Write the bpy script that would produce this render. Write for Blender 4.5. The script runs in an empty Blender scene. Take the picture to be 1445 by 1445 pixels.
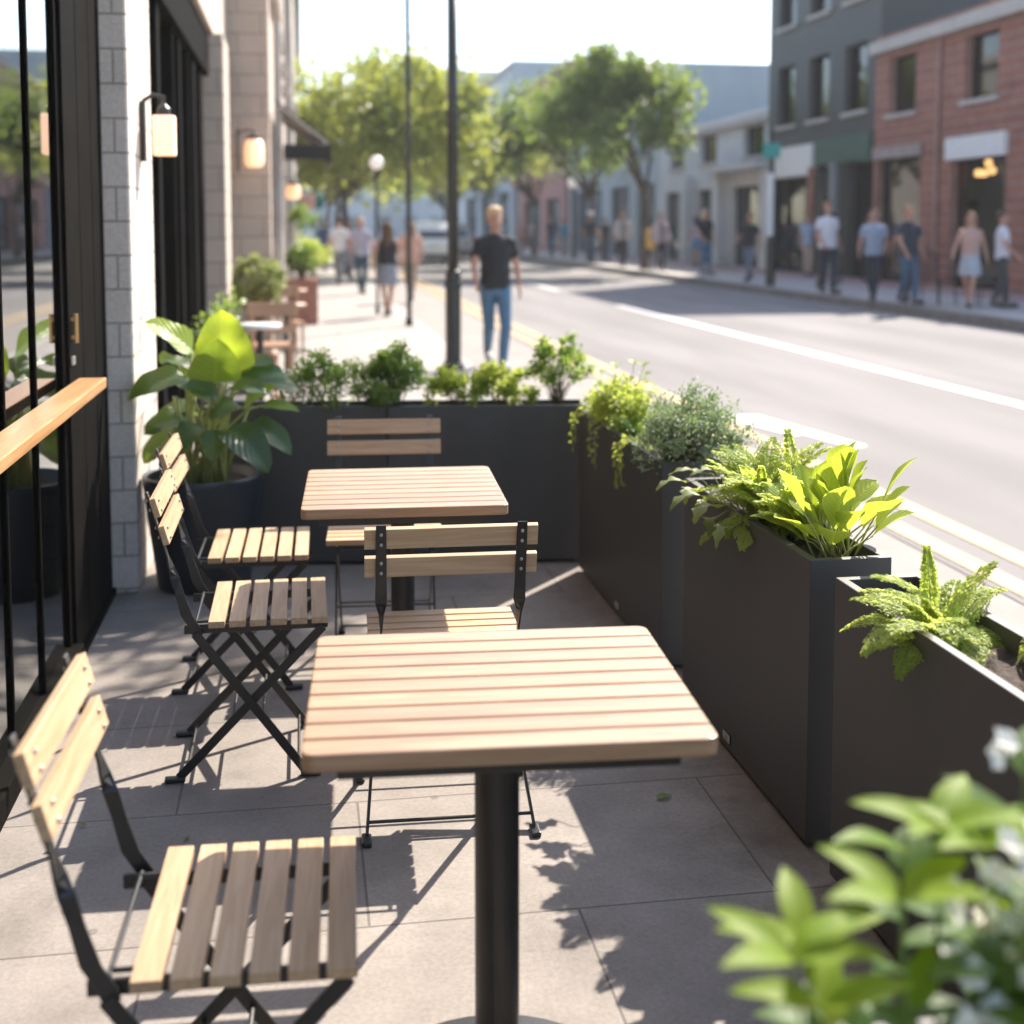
import bpy, bmesh, math, random
import numpy as np
from mathutils import Vector, Matrix, Euler
R = math.radians
PI = math.pi
rng = random.Random(7)
sc = bpy.context.scene
col = sc.collection

# ------------------------------------------------------------------ helpers
def tag(o, label=None, cat=None, group=None, kind=None):
    if label: o['label'] = label
    if cat: o['category'] = cat
    if group: o['group'] = group
    if kind: o['kind'] = kind
    return o

def empty(name, loc=(0, 0, 0), rz=0.0, label=None, cat=None, group=None):
    o = bpy.data.objects.new(name, None)
    o.empty_display_size = 0.1
    col.objects.link(o)
    o.location = loc
    o.rotation_euler = (0, 0, rz)
    return tag(o, label, cat, group)

def copy_tree(o, parent=None):
    c = o.copy()
    col.objects.link(c)
    c.parent = parent
    for ch in list(o.children):
        copy_tree(ch, c)
    return c

class MB:
    """collects shapes; build() links them as one mesh object"""
    def __init__(s):
        s.v = []; s.f = []; s.a = []
    def add(s, vs, fs, at=None):
        n = len(s.v)
        s.v += [tuple(p) for p in vs]
        s.f += [tuple(i + n for i in f) for f in fs]
        s.a += at if at else [(0.5, 0.0, 0.5)] * len(vs)
        return s
    def box(s, c, d, rot=(0, 0, 0)):
        m = Euler(rot).to_matrix()
        c = Vector(c)
        vs = [c + m @ Vector((x * d[0] / 2, y * d[1] / 2, z * d[2] / 2)) for x in (-1, 1) for y in (-1, 1) for z in (-1, 1)]
        return s.add(vs, [(0, 1, 3, 2), (4, 6, 7, 5), (0, 4, 5, 1), (2, 3, 7, 6), (0, 2, 6, 4), (1, 5, 7, 3)])
    def b2(s, x0, x1, y0, y1, z0, z1):
        return s.box(((x0 + x1) / 2, (y0 + y1) / 2, (z0 + z1) / 2), (x1 - x0, y1 - y0, z1 - z0))
    def rings(s, rings, cap=True, close=False):
        n = len(rings[0]); vs = [p for r in rings for p in r]; fs = []
        m = len(rings)
        for i in range(m - 1 + (1 if close else 0)):
            for j in range(n):
                a = i * n + j; b = i * n + (j + 1) % n
                i2 = (i + 1) % m
                fs.append((a, b, i2 * n + (j + 1) % n, i2 * n + j))
        if cap and not close:
            fs.append(tuple(range(n - 1, -1, -1))); fs.append(tuple((m - 1) * n + j for j in range(n)))
        return s.add(vs, fs)
    def tube(s, pts, rad, n=8, cap=True):
        pts = [Vector(p) for p in pts]
        if not hasattr(rad, '__len__'): rad = [rad] * len(pts)
        rs = []; ref = None
        for i, p in enumerate(pts):
            d = (pts[min(i + 1, len(pts) - 1)] - pts[max(i - 1, 0)])
            if d.length < 1e-9: d = Vector((0, 0, 1))
            d.normalize()
            if ref is None:
                ref = Vector((1, 0, 0)) if abs(d.x) < 0.8 else Vector((0, 1, 0))
            u = ref - d * ref.dot(d); u.normalize(); ref = u
            w = d.cross(u)
            rs.append([p + (u * math.cos(2 * PI * k / n) + w * math.sin(2 * PI * k / n)) * rad[i] for k in range(n)])
        return s.rings(rs, cap)
    def bar(s, p0, p1, w, t, up=(0, 0, 1), tw0=0, tw1=0, n=1):
        """flat bar from p0 to p1, width w, thickness t"""
        p0 = Vector(p0); p1 = Vector(p1); d = (p1 - p0).normalized()
        u = Vector(up); u = (u - d * u.dot(d)).normalized(); w_ = d.cross(u)
        rs = []
        for i in range(n + 1):
            k = i / n; a = tw0 + (tw1 - tw0) * k
            uu = u * math.cos(a) + w_ * math.sin(a); ww = w_ * math.cos(a) - u * math.sin(a)
            p = p0.lerp(p1, k)
            rs.append([p + uu * t / 2 * x + ww * w / 2 * y for x, y in ((-1, -1), (1, -1), (1, 1), (-1, 1))])
        return s.rings(rs)
    def lathe(s, prof, n=24, c=(0, 0, 0), cap=True):
        return s.rings([[(c[0] + r * math.cos(2 * PI * k / n), c[1] + r * math.sin(2 * PI * k / n), c[2] + z) for k in range(n)] for r, z in prof], cap)
    def ell(s, c, r, nu=12, nv=8, rot=None):
        rs = []
        m = Euler(rot).to_matrix() if rot else None
        for i in range(nv + 1):
            a = -PI / 2 + PI * (0.02 + 0.96 * i / nv)
            ring = []
            for k in range(nu):
                p = Vector((math.cos(a) * math.cos(2 * PI * k / nu) * r[0], math.cos(a) * math.sin(2 * PI * k / nu) * r[1], math.sin(a) * r[2]))
                if m: p = m @ p
                ring.append((p.x + c[0], p.y + c[1], p.z + c[2]))
            rs.append(ring)
        return s.rings(rs)
    def prism(s, poly, z0, z1):
        n = len(poly)
        return s.rings([[(x, y, z0) for x, y in poly], [(x, y, z1) for x, y in poly]])
    def cap_(s, p0, r0, p1, r1, n=10):
        s.ell(p0, (r0, r0, r0), n, 6); s.ell(p1, (r1, r1, r1), n, 6)
        return s.tube([p0, p1], [r0, r1], n)
    def mesh(s, name):
        me = bpy.data.meshes.new(name)
        me.from_pydata(s.v, [], s.f)
        me.update()
        return me
    def build(s, name, mat, parent=None, bevel=0, mat2=None, from2=0, smooth=False, seg=2, leaf=False, fix=True):
        me = s.mesh(name)
        if fix:
            bm = bmesh.new(); bm.from_mesh(me)
            bmesh.ops.recalc_face_normals(bm, faces=bm.faces)
            bm.to_mesh(me); bm.free()
        if leaf:
            at = me.attributes.new('leaf', 'FLOAT_VECTOR', 'POINT')
            at.data.foreach_set('vector', np.array(s.a, dtype=np.float32).ravel())
        me.materials.append(mat)
        if mat2:
            me.materials.append(mat2)
            for p in me.polygons:
                if p.vertices[0] >= from2: p.material_index = 1
        if smooth:
            me.polygons.foreach_set('use_smooth', [True] * len(me.polygons))
        o = bpy.data.objects.new(name, me)
        col.objects.link(o)
        if parent: o.parent = parent
        if bevel:
            b = o.modifiers.new('bevel', 'BEVEL'); b.width = bevel; b.segments = seg; b.limit_method = 'ANGLE'; b.angle_limit = R(40)
            b.harden_normals = False
        return o

def rrect(x0, x1, y0, y1, r, n=5):
    out = []
    for cx, cy, a in ((x1 - r, y1 - r, 0), (x0 + r, y1 - r, 90), (x0 + r, y0 + r, 180), (x1 - r, y0 + r, 270)):
        for k in range(n + 1):
            t = R(a + 90 * k / n); out.append((cx + r * math.cos(t), cy + r * math.sin(t)))
    return out

# ------------------------------------------------------------------ materials
def new_mat(name):
    m = bpy.data.materials.new(name); m.use_nodes = True
    nt = m.node_tree
    return m, nt, nt.nodes['Principled BSDF'], nt.nodes['Material Output']

def N(nt, t, **kw):
    n = nt.nodes.new(t)
    for k, v in kw.items():
        if k.startswith('i_'):
            key = k[2:].replace('_', ' ')
            n.inputs[key].default_value = v
        else: setattr(n, k, v)
    return n

def C4(c): return (c[0], c[1], c[2], 1)

def noisy(name, c1, c2, scale=8, rough=0.6, bump=0.0, stretch=(1, 1, 1), metallic=0, coord='Object', detail=6, bscale=None, spec=0.5, lo=.3, hi=.7, rvar=0.0):
    m, nt, p, out = new_mat(name)
    tc = N(nt, 'ShaderNodeTexCoord'); mp = N(nt, 'ShaderNodeMapping'); mp.inputs['Scale'].default_value = stretch
    nt.links.new(tc.outputs[coord], mp.inputs['Vector'])
    nz = N(nt, 'ShaderNodeTexNoise', i_Scale=scale, i_Detail=detail)
    nt.links.new(mp.outputs[0], nz.inputs['Vector'])
    rp = N(nt, 'ShaderNodeValToRGB'); rp.color_ramp.elements[0].color = C4(c1); rp.color_ramp.elements[1].color = C4(c2)
    rp.color_ramp.elements[0].position = lo; rp.color_ramp.elements[1].position = hi
    nt.links.new(nz.outputs['Fac'], rp.inputs['Fac']); nt.links.new(rp.outputs[0], p.inputs['Base Color'])
    p.inputs['Roughness'].default_value = rough; p.inputs['Metallic'].default_value = metallic
    p.inputs['Specular IOR Level'].default_value = spec
    if rvar:
        mr = N(nt, 'ShaderNodeMapRange'); mr.inputs['To Min'].default_value = rough - rvar; mr.inputs['To Max'].default_value = rough + rvar
        nt.links.new(nz.outputs['Fac'], mr.inputs['Value']); nt.links.new(mr.outputs[0], p.inputs['Roughness'])
    if bump:
        n2 = N(nt, 'ShaderNodeTexNoise', i_Scale=bscale or scale * 6, i_Detail=4)
        nt.links.new(mp.outputs[0], n2.inputs['Vector'])
        b = N(nt, 'ShaderNodeBump', i_Strength=bump); b.inputs['Distance'].default_value = 0.01
        nt.links.new(n2.outputs['Fac'], b.inputs['Height']); nt.links.new(b.outputs[0], p.inputs['Normal'])
    return m

def wood(name, c1, c2, axis='x', rough=0.5, scale=6, spec=0.5):
    m, nt, p, out = new_mat(name)
    tc = N(nt, 'ShaderNodeTexCoord'); mp = N(nt, 'ShaderNodeMapping')
    st = [9, 9, 9]; st['xyz'.index(axis)] = 0.55
    mp.inputs['Scale'].default_value = st
    geo = N(nt, 'ShaderNodeNewGeometry')
    ad = N(nt, 'ShaderNodeVectorMath', operation='ADD'); ml = N(nt, 'ShaderNodeMath', operation='MULTIPLY'); ml.inputs[1].default_value = 37
    nt.links.new(geo.outputs['Random Per Island'], ml.inputs[0])
    nt.links.new(tc.outputs['Object'], mp.inputs['Vector']); nt.links.new(mp.outputs[0], ad.inputs[0]); nt.links.new(ml.outputs[0], ad.inputs[1])
    nz = N(nt, 'ShaderNodeTexNoise', i_Scale=scale, i_Detail=8, i_Distortion=1.2)
    nt.links.new(ad.outputs[0], nz.inputs['Vector'])
    rp = N(nt, 'ShaderNodeValToRGB'); rp.color_ramp.elements[0].color = C4(c1); rp.color_ramp.elements[1].color = C4(c2)
    rp.color_ramp.elements[0].position = .32; rp.color_ramp.elements[1].position = .68
    nt.links.new(nz.outputs['Fac'], rp.inputs['Fac'])
    hs = N(nt, 'ShaderNodeHueSaturation')
    mr = N(nt, 'ShaderNodeMapRange'); mr.inputs['To Min'].default_value = .88; mr.inputs['To Max'].default_value = 1.12
    nt.links.new(geo.outputs['Random Per Island'], mr.inputs['Value']); nt.links.new(mr.outputs[0], hs.inputs['Value'])
    nt.links.new(rp.outputs[0], hs.inputs['Color']); nt.links.new(hs.outputs[0], p.inputs['Base Color'])
    p.inputs['Roughness'].default_value = rough; p.inputs['Specular IOR Level'].default_value = spec
    b = N(nt, 'ShaderNodeBump', i_Strength=.25); b.inputs['Distance'].default_value = 0.002
    nt.links.new(nz.outputs['Fac'], b.inputs['Height']); nt.links.new(b.outputs[0], p.inputs['Normal'])
    return m

def leafmat(name, dark, light, trans, rough=0.4, tfac=0.45, vein=None, stripe=0.0, spec=.5):
    m, nt, p, out = new_mat(name)
    at = N(nt, 'ShaderNodeAttribute', attribute_name='leaf')
    sp = N(nt, 'ShaderNodeSeparateXYZ'); nt.links.new(at.outputs['Vector'], sp.inputs[0])
    mx = N(nt, 'ShaderNodeMix', data_type='RGBA'); mx.inputs['A'].default_value = C4(dark); mx.inputs['B'].default_value = C4(light)
    nt.links.new(sp.outputs['Z'], mx.inputs['Factor'])
    cur = mx.outputs['Result']
    if vein:
        ab = N(nt, 'ShaderNodeMath', operation='ABSOLUTE'); nt.links.new(sp.outputs['Y'], ab.inputs[0])
        mr = N(nt, 'ShaderNodeMapRange'); mr.inputs['From Min'].default_value = 0.03; mr.inputs['From Max'].default_value = 0.12; mr.inputs['To Min'].default_value = .7; mr.inputs['To Max'].default_value = 0
        nt.links.new(ab.outputs[0], mr.inputs['Value'])
        fac = mr.outputs[0]
        # side veins / stripes running out from the midrib
        s1 = N(nt, 'ShaderNodeMath', operation='MULTIPLY_ADD'); s1.inputs[1].default_value = -0.35; nt.links.new(ab.outputs[0], s1.inputs[0]); nt.links.new(sp.outputs['X'], s1.inputs[2])
        s2 = N(nt, 'ShaderNodeMath', operation='MULTIPLY'); s2.inputs[1].default_value = 48; nt.links.new(s1.outputs[0], s2.inputs[0])
        s3 = N(nt, 'ShaderNodeMath', operation='SINE'); nt.links.new(s2.outputs[0], s3.inputs[0])
        s4 = N(nt, 'ShaderNodeMapRange'); s4.inputs['From Min'].default_value = .55; s4.inputs['From Max'].default_value = 1; s4.inputs['To Max'].default_value = .22 + stripe
        nt.links.new(s3.outputs[0], s4.inputs['Value'])
        mxx = N(nt, 'ShaderNodeMath', operation='MAXIMUM'); nt.links.new(fac, mxx.inputs[0]); nt.links.new(s4.outputs[0], mxx.inputs[1])
        m2 = N(nt, 'ShaderNodeMix', data_type='RGBA'); nt.links.new(mxx.outputs[0], m2.inputs['Factor']); nt.links.new(cur, m2.inputs['A']); m2.inputs['B'].default_value = C4(vein)
        cur = m2.outputs['Result']
        b = N(nt, 'ShaderNodeBump', i_Strength=.25); b.inputs['Distance'].default_value = .004
        nt.links.new(s3.outputs[0], b.inputs['Height']); nt.links.new(b.outputs[0], p.inputs['Normal'])
    nt.links.new(cur, p.inputs['Base Color'])
    p.inputs['Roughness'].default_value = rough; p.inputs['Specular IOR Level'].default_value = spec
    tr = N(nt, 'ShaderNodeBsdfTranslucent')
    m3 = N(nt, 'ShaderNodeMix', data_type='RGBA', blend_type='MULTIPLY'); m3.inputs['Factor'].default_value = 1
    g = N(nt, 'ShaderNodeMix', data_type='RGBA'); g.inputs['Factor'].default_value = .25; nt.links.new(cur, g.inputs['B']); g.inputs['A'].default_value = C4(trans)
    nt.links.new(g.outputs['Result'], tr.inputs['Color'])
    ms = N(nt, 'ShaderNodeMixShader'); ms.inputs[0].default_value = tfac
    nt.links.new(p.outputs[0], ms.inputs[1]); nt.links.new(tr.outputs[0], ms.inputs[2]); nt.links.new(ms.outputs[0], out.inputs['Surface'])
    nt.nodes.remove(m3)
    return m

def glass(name, tint=(.5, .55, .55), ior=1.6, base=.06, rough=.015):
    m, nt, p, out = new_mat(name)
    tr = N(nt, 'ShaderNodeBsdfTransparent'); tr.inputs[0].default_value = C4(tint)
    gl = N(nt, 'ShaderNodeBsdfGlossy'); gl.inputs['Roughness'].default_value = rough; gl.inputs['Color'].default_value = (.9, .92, .92, 1)
    fr = N(nt, 'ShaderNodeFresnel', i_IOR=ior)
    ad = N(nt, 'ShaderNodeMath', operation='ADD'); ad.inputs[1].default_value = base; ad.use_clamp = True
    nt.links.new(fr.outputs[0], ad.inputs[0])
    # a ray leaving the pane at its far side passes straight on
    ge = N(nt, 'ShaderNodeNewGeometry'); sb = N(nt, 'ShaderNodeMath', operation='SUBTRACT'); sb.inputs[0].default_value = 1; nt.links.new(ge.outputs['Backfacing'], sb.inputs[1])
    mu = N(nt, 'ShaderNodeMath', operation='MULTIPLY'); nt.links.new(ad.outputs[0], mu.inputs[0]); nt.links.new(sb.outputs[0], mu.inputs[1])
    ms = N(nt, 'ShaderNodeMixShader'); nt.links.new(mu.outputs[0], ms.inputs[0]); nt.links.new(tr.outputs[0], ms.inputs[1]); nt.links.new(gl.outputs[0], ms.inputs[2])
    nt.links.new(ms.outputs[0], out.inputs['Surface'])
    nt.nodes.remove(p)
    return m

def plain(name, c, rough=.6, metallic=0, spec=.5, v=.12, scale=20, bump=0.0):
    a = tuple(x * (1 - v) for x in c); b = tuple(min(1, x * (1 + v)) for x in c)
    return noisy(name, a, b, scale, rough, bump, metallic=metallic, spec=spec)

def emit(name, c, s):
    m, nt, p, out = new_mat(name)
    p.inputs['Base Color'].default_value = (.9, .8, .7, 1)
    p.inputs['Emission Color'].default_value = C4(c); p.inputs['Emission Strength'].default_value = s
    p.inputs['Roughness'].default_value = .4
    return m

def brick(name, c1, c2, mortar, bw, bh, ms=.01, coord='Object', rot=(0, 0, 0), bump=.5, rough=.85, off=.5, loc=(0, 0, 0), blotch=.25):
    m, nt, p, out = new_mat(name)
    tc = N(nt, 'ShaderNodeTexCoord'); mp = N(nt, 'ShaderNodeMapping'); mp.inputs['Rotation'].default_value = rot; mp.inputs['Location'].default_value = loc
    nt.links.new(tc.outputs[coord], mp.inputs['Vector'])
    bt = N(nt, 'ShaderNodeTexBrick', i_Scale=1.0); bt.offset = off
    bt.inputs['Color1'].default_value = C4(c1); bt.inputs['Color2'].default_value = C4(c2); bt.inputs['Mortar'].default_value = C4(mortar)
    bt.inputs['Brick Width'].default_value = bw; bt.inputs['Row Height'].default_value = bh; bt.inputs['Mortar Size'].default_value = ms; bt.inputs['Mortar Smooth'].default_value = .2
    nt.links.new(mp.outputs[0], bt.inputs['Vector'])
    nz = N(nt, 'ShaderNodeTexNoise', i_Scale=3.0, i_Detail=8, i_Roughness=.65); nt.links.new(tc.outputs[coord], nz.inputs['Vector'])
    mr = N(nt, 'ShaderNodeMapRange'); mr.inputs['From Min'].default_value = .3; mr.inputs['From Max'].default_value = .7; mr.inputs['To Min'].default_value = 1 - blotch; mr.inputs['To Max'].default_value = 1 + blotch * .6
    nt.links.new(nz.outputs['Fac'], mr.inputs['Value'])
    hs = N(nt, 'ShaderNodeHueSaturation'); nt.links.new(bt.outputs['Color'], hs.inputs['Color']); nt.links.new(mr.outputs[0], hs.inputs['Value'])
    ns = N(nt, 'ShaderNodeTexNoise', i_Scale=85.0, i_Detail=5, i_Roughness=.8); nt.links.new(tc.outputs[coord], ns.inputs['Vector'])
    ms_ = N(nt, 'ShaderNodeMapRange'); ms_.inputs['From Min'].default_value = .32; ms_.inputs['From Max'].default_value = .68; ms_.inputs['To Min'].default_value = .80; ms_.inputs['To Max'].default_value = 1.16
    nt.links.new(ns.outputs['Fac'], ms_.inputs['Value'])
    nst = N(nt, 'ShaderNodeTexNoise', i_Scale=1.1, i_Detail=9, i_Roughness=.7, i_Distortion=.6); nt.links.new(tc.outputs[coord], nst.inputs['Vector'])
    mst = N(nt, 'ShaderNodeMapRange'); mst.inputs['From Min'].default_value = .56; mst.inputs['From Max'].default_value = .72; mst.inputs['To Min'].default_value = 1; mst.inputs['To Max'].default_value = 1 - blotch * 1.2
    nt.links.new(nst.outputs['Fac'], mst.inputs['Value'])
    mlt = N(nt, 'ShaderNodeMath', operation='MULTIPLY'); nt.links.new(ms_.outputs[0], mlt.inputs[0]); nt.links.new(mst.outputs[0], mlt.inputs[1])
    h2 = N(nt, 'ShaderNodeHueSaturation'); nt.links.new(hs.outputs[0], h2.inputs['Color']); nt.links.new(mlt.outputs[0], h2.inputs['Value'])
    nt.links.new(h2.outputs[0], p.inputs['Base Color'])
    p.inputs['Roughness'].default_value = rough
    n2 = N(nt, 'ShaderNodeTexNoise', i_Scale=60.0, i_Detail=4); nt.links.new(tc.outputs[coord], n2.inputs['Vector'])
    mm = N(nt, 'ShaderNodeMath', operation='MULTIPLY_ADD'); mm.inputs[1].default_value = -1.0; nt.links.new(bt.outputs['Fac'], mm.inputs[0])
    m4 = N(nt, 'ShaderNodeMath', operation='MULTIPLY'); m4.inputs[1].default_value = .25; nt.links.new(n2.outputs['Fac'], m4.inputs[0]); nt.links.new(m4.outputs[0], mm.inputs[2])
    b = N(nt, 'ShaderNodeBump', i_Strength=bump); b.inputs['Distance'].default_value = .006
    nt.links.new(mm.outputs[0], b.inputs['Height']); nt.links.new(b.outputs[0], p.inputs['Normal'])
    return m

M = {}
M['slab'] = brick('patio_slab', (.285, .25, .222), (.255, .224, .20), (.14, .122, .108), .92, .605, .0035, rot=(0, 0, 0), loc=(.335, -.225, 0), bump=.35, rough=.8, blotch=.30)
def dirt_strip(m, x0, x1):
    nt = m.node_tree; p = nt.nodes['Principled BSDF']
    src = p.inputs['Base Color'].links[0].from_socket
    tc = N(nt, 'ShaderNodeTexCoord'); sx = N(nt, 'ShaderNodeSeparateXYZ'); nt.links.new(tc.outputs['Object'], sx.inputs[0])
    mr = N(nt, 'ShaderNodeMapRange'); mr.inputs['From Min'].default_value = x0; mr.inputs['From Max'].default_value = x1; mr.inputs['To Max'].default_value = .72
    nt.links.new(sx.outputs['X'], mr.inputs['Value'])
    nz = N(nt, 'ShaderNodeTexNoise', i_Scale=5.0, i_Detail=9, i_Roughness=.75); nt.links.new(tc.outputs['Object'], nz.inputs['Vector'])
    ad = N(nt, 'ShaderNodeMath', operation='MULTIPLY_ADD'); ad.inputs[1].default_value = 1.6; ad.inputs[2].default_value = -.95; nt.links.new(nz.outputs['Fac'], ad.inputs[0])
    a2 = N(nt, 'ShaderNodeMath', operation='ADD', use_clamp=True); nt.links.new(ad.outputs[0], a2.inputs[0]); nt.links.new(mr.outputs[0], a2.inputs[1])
    # gum spots and crumbs all over the floor
    vo = N(nt, 'ShaderNodeTexVoronoi', i_Scale=3.4); vo.inputs['Randomness'].default_value = 1; nt.links.new(tc.outputs['Object'], vo.inputs['Vector'])
    lt = N(nt, 'ShaderNodeMapRange'); lt.inputs['From Min'].default_value = .035; lt.inputs['From Max'].default_value = .05; lt.inputs['To Min'].default_value = .45; lt.inputs['To Max'].default_value = 0; nt.links.new(vo.outputs['Distance'], lt.inputs['Value'])
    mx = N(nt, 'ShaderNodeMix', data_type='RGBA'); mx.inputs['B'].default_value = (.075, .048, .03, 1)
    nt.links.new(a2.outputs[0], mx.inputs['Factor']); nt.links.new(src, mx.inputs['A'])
    m2 = N(nt, 'ShaderNodeMix', data_type='RGBA'); m2.inputs['B'].default_value = (.06, .055, .05, 1)
    nt.links.new(lt.outputs[0], m2.inputs['Factor']); nt.links.new(mx.outputs['Result'], m2.inputs['A'])
    nt.links.new(m2.outputs['Result'], p.inputs['Base Color'])
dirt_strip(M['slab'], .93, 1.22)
M['walk'] = brick('pavement_slab', (.335, .31, .285), (.305, .282, .262), (.185, .17, .155), 1.2, .9, .008, loc=(.1, .3, 0), bump=.3, rough=.85, blotch=.15)
M['walk_far'] = brick('far_pavement', (.46, .42, .39), (.42, .38, .36), (.3, .28, .26), 1.2, 1.2, .012, bump=.3, rough=.85, blotch=.15)
M['pinkbrick'] = brick('pink_paving', (.48, .29, .26), (.42, .25, .23), (.34, .26, .24), .22, .11, .006, bump=.3, rough=.85)
M['asphalt'] = noisy('asphalt', (.165, .156, .154), (.255, .241, .237), 1.1, .9, .4, stretch=(1, .16, 1), bscale=140, detail=10, lo=.25, hi=.75, spec=.2)
M['gutter'] = noisy('gutter_concrete', (.255, .232, .216), (.32, .292, .27), 2.0, .9, .3, bscale=70, spec=.2)
M['kerb'] = noisy('kerb_stone', (.30, .28, .26), (.40, .375, .35), 9, .8, .3)
M['kerb_dark'] = noisy('kerb_dark', (.13, .125, .115), (.22, .21, .195), 6, .85, .3)
M['yellow'] = noisy('yellow_paint', (.40, .25, .10), (.47, .32, .15), 5, .7, .2, lo=.2, hi=.6)
M['white_paint'] = noisy('white_paint', (.54, .53, .51), (.68, .67, .65), 5, .7, .2, lo=.2, hi=.6)
M['terrain'] = noisy('terrain', (.2, .2, .18), (.3, .29, .26), .2, .9)
M['planter'] = noisy('planter_metal', (.045, .0435, .043), (.074, .072, .0705), 2.6, .5, .05, bscale=300, rvar=.1, stretch=(1, 1, .35), detail=10)
M['soil'] = noisy('soil', (.018, .012, .009), (.075, .05, .036), 35, .95, 1.0, bscale=60)
M['black'] = noisy('black_steel', (.012, .012, .012), (.022, .021, .02), 12, .38, .05, bscale=200)
M['frame_black'] = noisy('frame_black', (.006, .0055, .005), (.010, .009, .008), 6, .75, .03, spec=.02)
M['steel_grey'] = plain('screw_steel', (.55, .54, .52), .3, .9)
M['slat'] = wood('teak_table', (.325, .18, .092), (.455, .285, .16), 'x', .36, spec=.7)
M['seat_wood'] = wood('seat_wood', (.43, .27, .145), (.58, .40, .245), 'y', .5)
M['shelf_wood'] = wood('shelf_wood', (.42, .21, .085), (.60, .33, .15), 'y', .35)
M['stone'] = brick('pillar_stone', (.74, .65, .575), (.69, .605, .535), (.42, .36, .31), .40, .1365, .005, rot=(R(90), 0, 0), bump=.8, rough=.85, blotch=.12, loc=(.03, 0.02, 0))
M['beige'] = brick('beige_wall', (.53, .43, .355), (.495, .405, .335), (.33, .275, .235), .46, .20, .008, rot=(R(90), 0, 0), bump=.5, rough=.85, blotch=.1)
M['plaster'] = noisy('plaster', (.42, .385, .35), (.5, .46, .42), 3, .85, .2)
M['glass'] = glass('window_glass', (.60, .64, .62), 1.9, .18)
M['glass_dark'] = glass('shop_glass', (.55, .58, .58), 1.5, .03)
M['interior'] = noisy('interior_dark', (.03, .026, .022), (.06, .05, .042), 3, .8)
M['interior_wood'] = wood('interior_wood', (.2, .1, .05), (.32, .17, .08), 'y', .5)
M['brass'] = plain('brass', (.62, .40, .18), .3, .9)
M['lamp_glow'] = emit('lamp_glow', (1.0, .48, .20), .48)
M['lamp_glow_far'] = emit('lamp_glow_far', (1.0, .50, .18), 2.6)
M['pot'] = noisy('pot_glaze', (.017, .022, .028), (.027, .034, .042), 5, .38, .08, bscale=90)
M['terracotta'] = noisy('terracotta', (.27, .115, .08), (.36, .165, .115), 5, .8, .2)
M['redbrick'] = brick('red_brick', (.36, .155, .105), (.28, .115, .08), (.36, .3, .27), .24, .08, .012, rot=(R(90), 0, R(90)), bump=.5, rough=.9)
M['green_fascia'] = plain('green_fascia', (.035, .09, .065), .5)
M['grey_column'] = plain('grey_column', (.2, .2, .2), .6)
M['dark_facade'] = plain('dark_facade', (.055, .055, .052), .6)
M['white_fascia'] = plain('white_fascia', (.72, .72, .7), .6)
M['pale_wall'] = noisy('pale_wall', (.5, .5, .5), (.6, .6, .6), 1.0, .8, .1)
M['blue_grey_wall'] = noisy('blue_grey_wall', (.34, .39, .42), (.42, .47, .5), 1.0, .8, .1)
M['peach_wall'] = plain('peach_wall', (.62, .36, .27), .8)
M['far_brick'] = plain('far_brick', (.4, .2, .17), .85)
M['far_glass'] = plain('far_glass', (.10, .14, .15), .15, 0, .8)
M['awning_black'] = plain('awning_black', (.015, .015, .015), .7)
M['teal'] = plain('teal_canvas', (.04, .33, .27), .7)
M['yellow_box'] = plain('yellow_box', (.62, .38, .05), .5)
M['white_plastic'] = plain('white_plastic', (.75, .75, .73), .4)
M['shop_dark'] = noisy('shop_dark', (.010, .010, .010), (.022, .02, .018), 2, .8)
M['globe'] = emit('globe_white', (1, .98, .95), .12)
M['lamp_post'] = noisy('lamp_post_paint', (.012, .017, .016), (.02, .026, .025), 8, .4, .05)
M['bark'] = noisy('bark', (.06, .045, .035), (.13, .10, .08), 7, .95, .8, stretch=(1, 1, .25))
M['stem'] = plain('stem_green', (.13, .20, .05), .5)
M['stem_yellow'] = plain('stem_yellow', (.34, .36, .10), .5)
M['twig'] = plain('twig', (.14, .11, .06), .8)
M['skin'] = plain('skin', (.44, .245, .18), .55, v=.06)
M['skin_dark'] = plain('skin_tan', (.42, .25, .17), .55, v=.06)
M['mouth'] = plain('lips', (.42, .17, .14), .5)
M['eye'] = plain('eye_dark', (.05, .04, .035), .3)
M['car_white'] = plain('car_white', (.9, .9, .9), .25, 0, .6, v=.02)
M['car_silver'] = plain('car_silver', (.45, .47, .5), .3, .4, v=.02)
M['car_glass'] = plain('car_glass', (.05, .065, .075), .08, 0, .8)
M['tyre'] = plain('tyre', (.02, .02, .02), .85)
M['rim'] = plain('rim', (.5, .5, .5), .3, .8)
M['tail_red'] = plain('tail_red', (.6, .05, .03), .25)
M['bumper'] = plain('bumper_grey', (.09, .09, .095), .6)
M['plate'] = plain('number_plate', (.7, .7, .66), .5)
M['badge'] = plain('badge_plate', (.7, .7, .68), .4)
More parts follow.
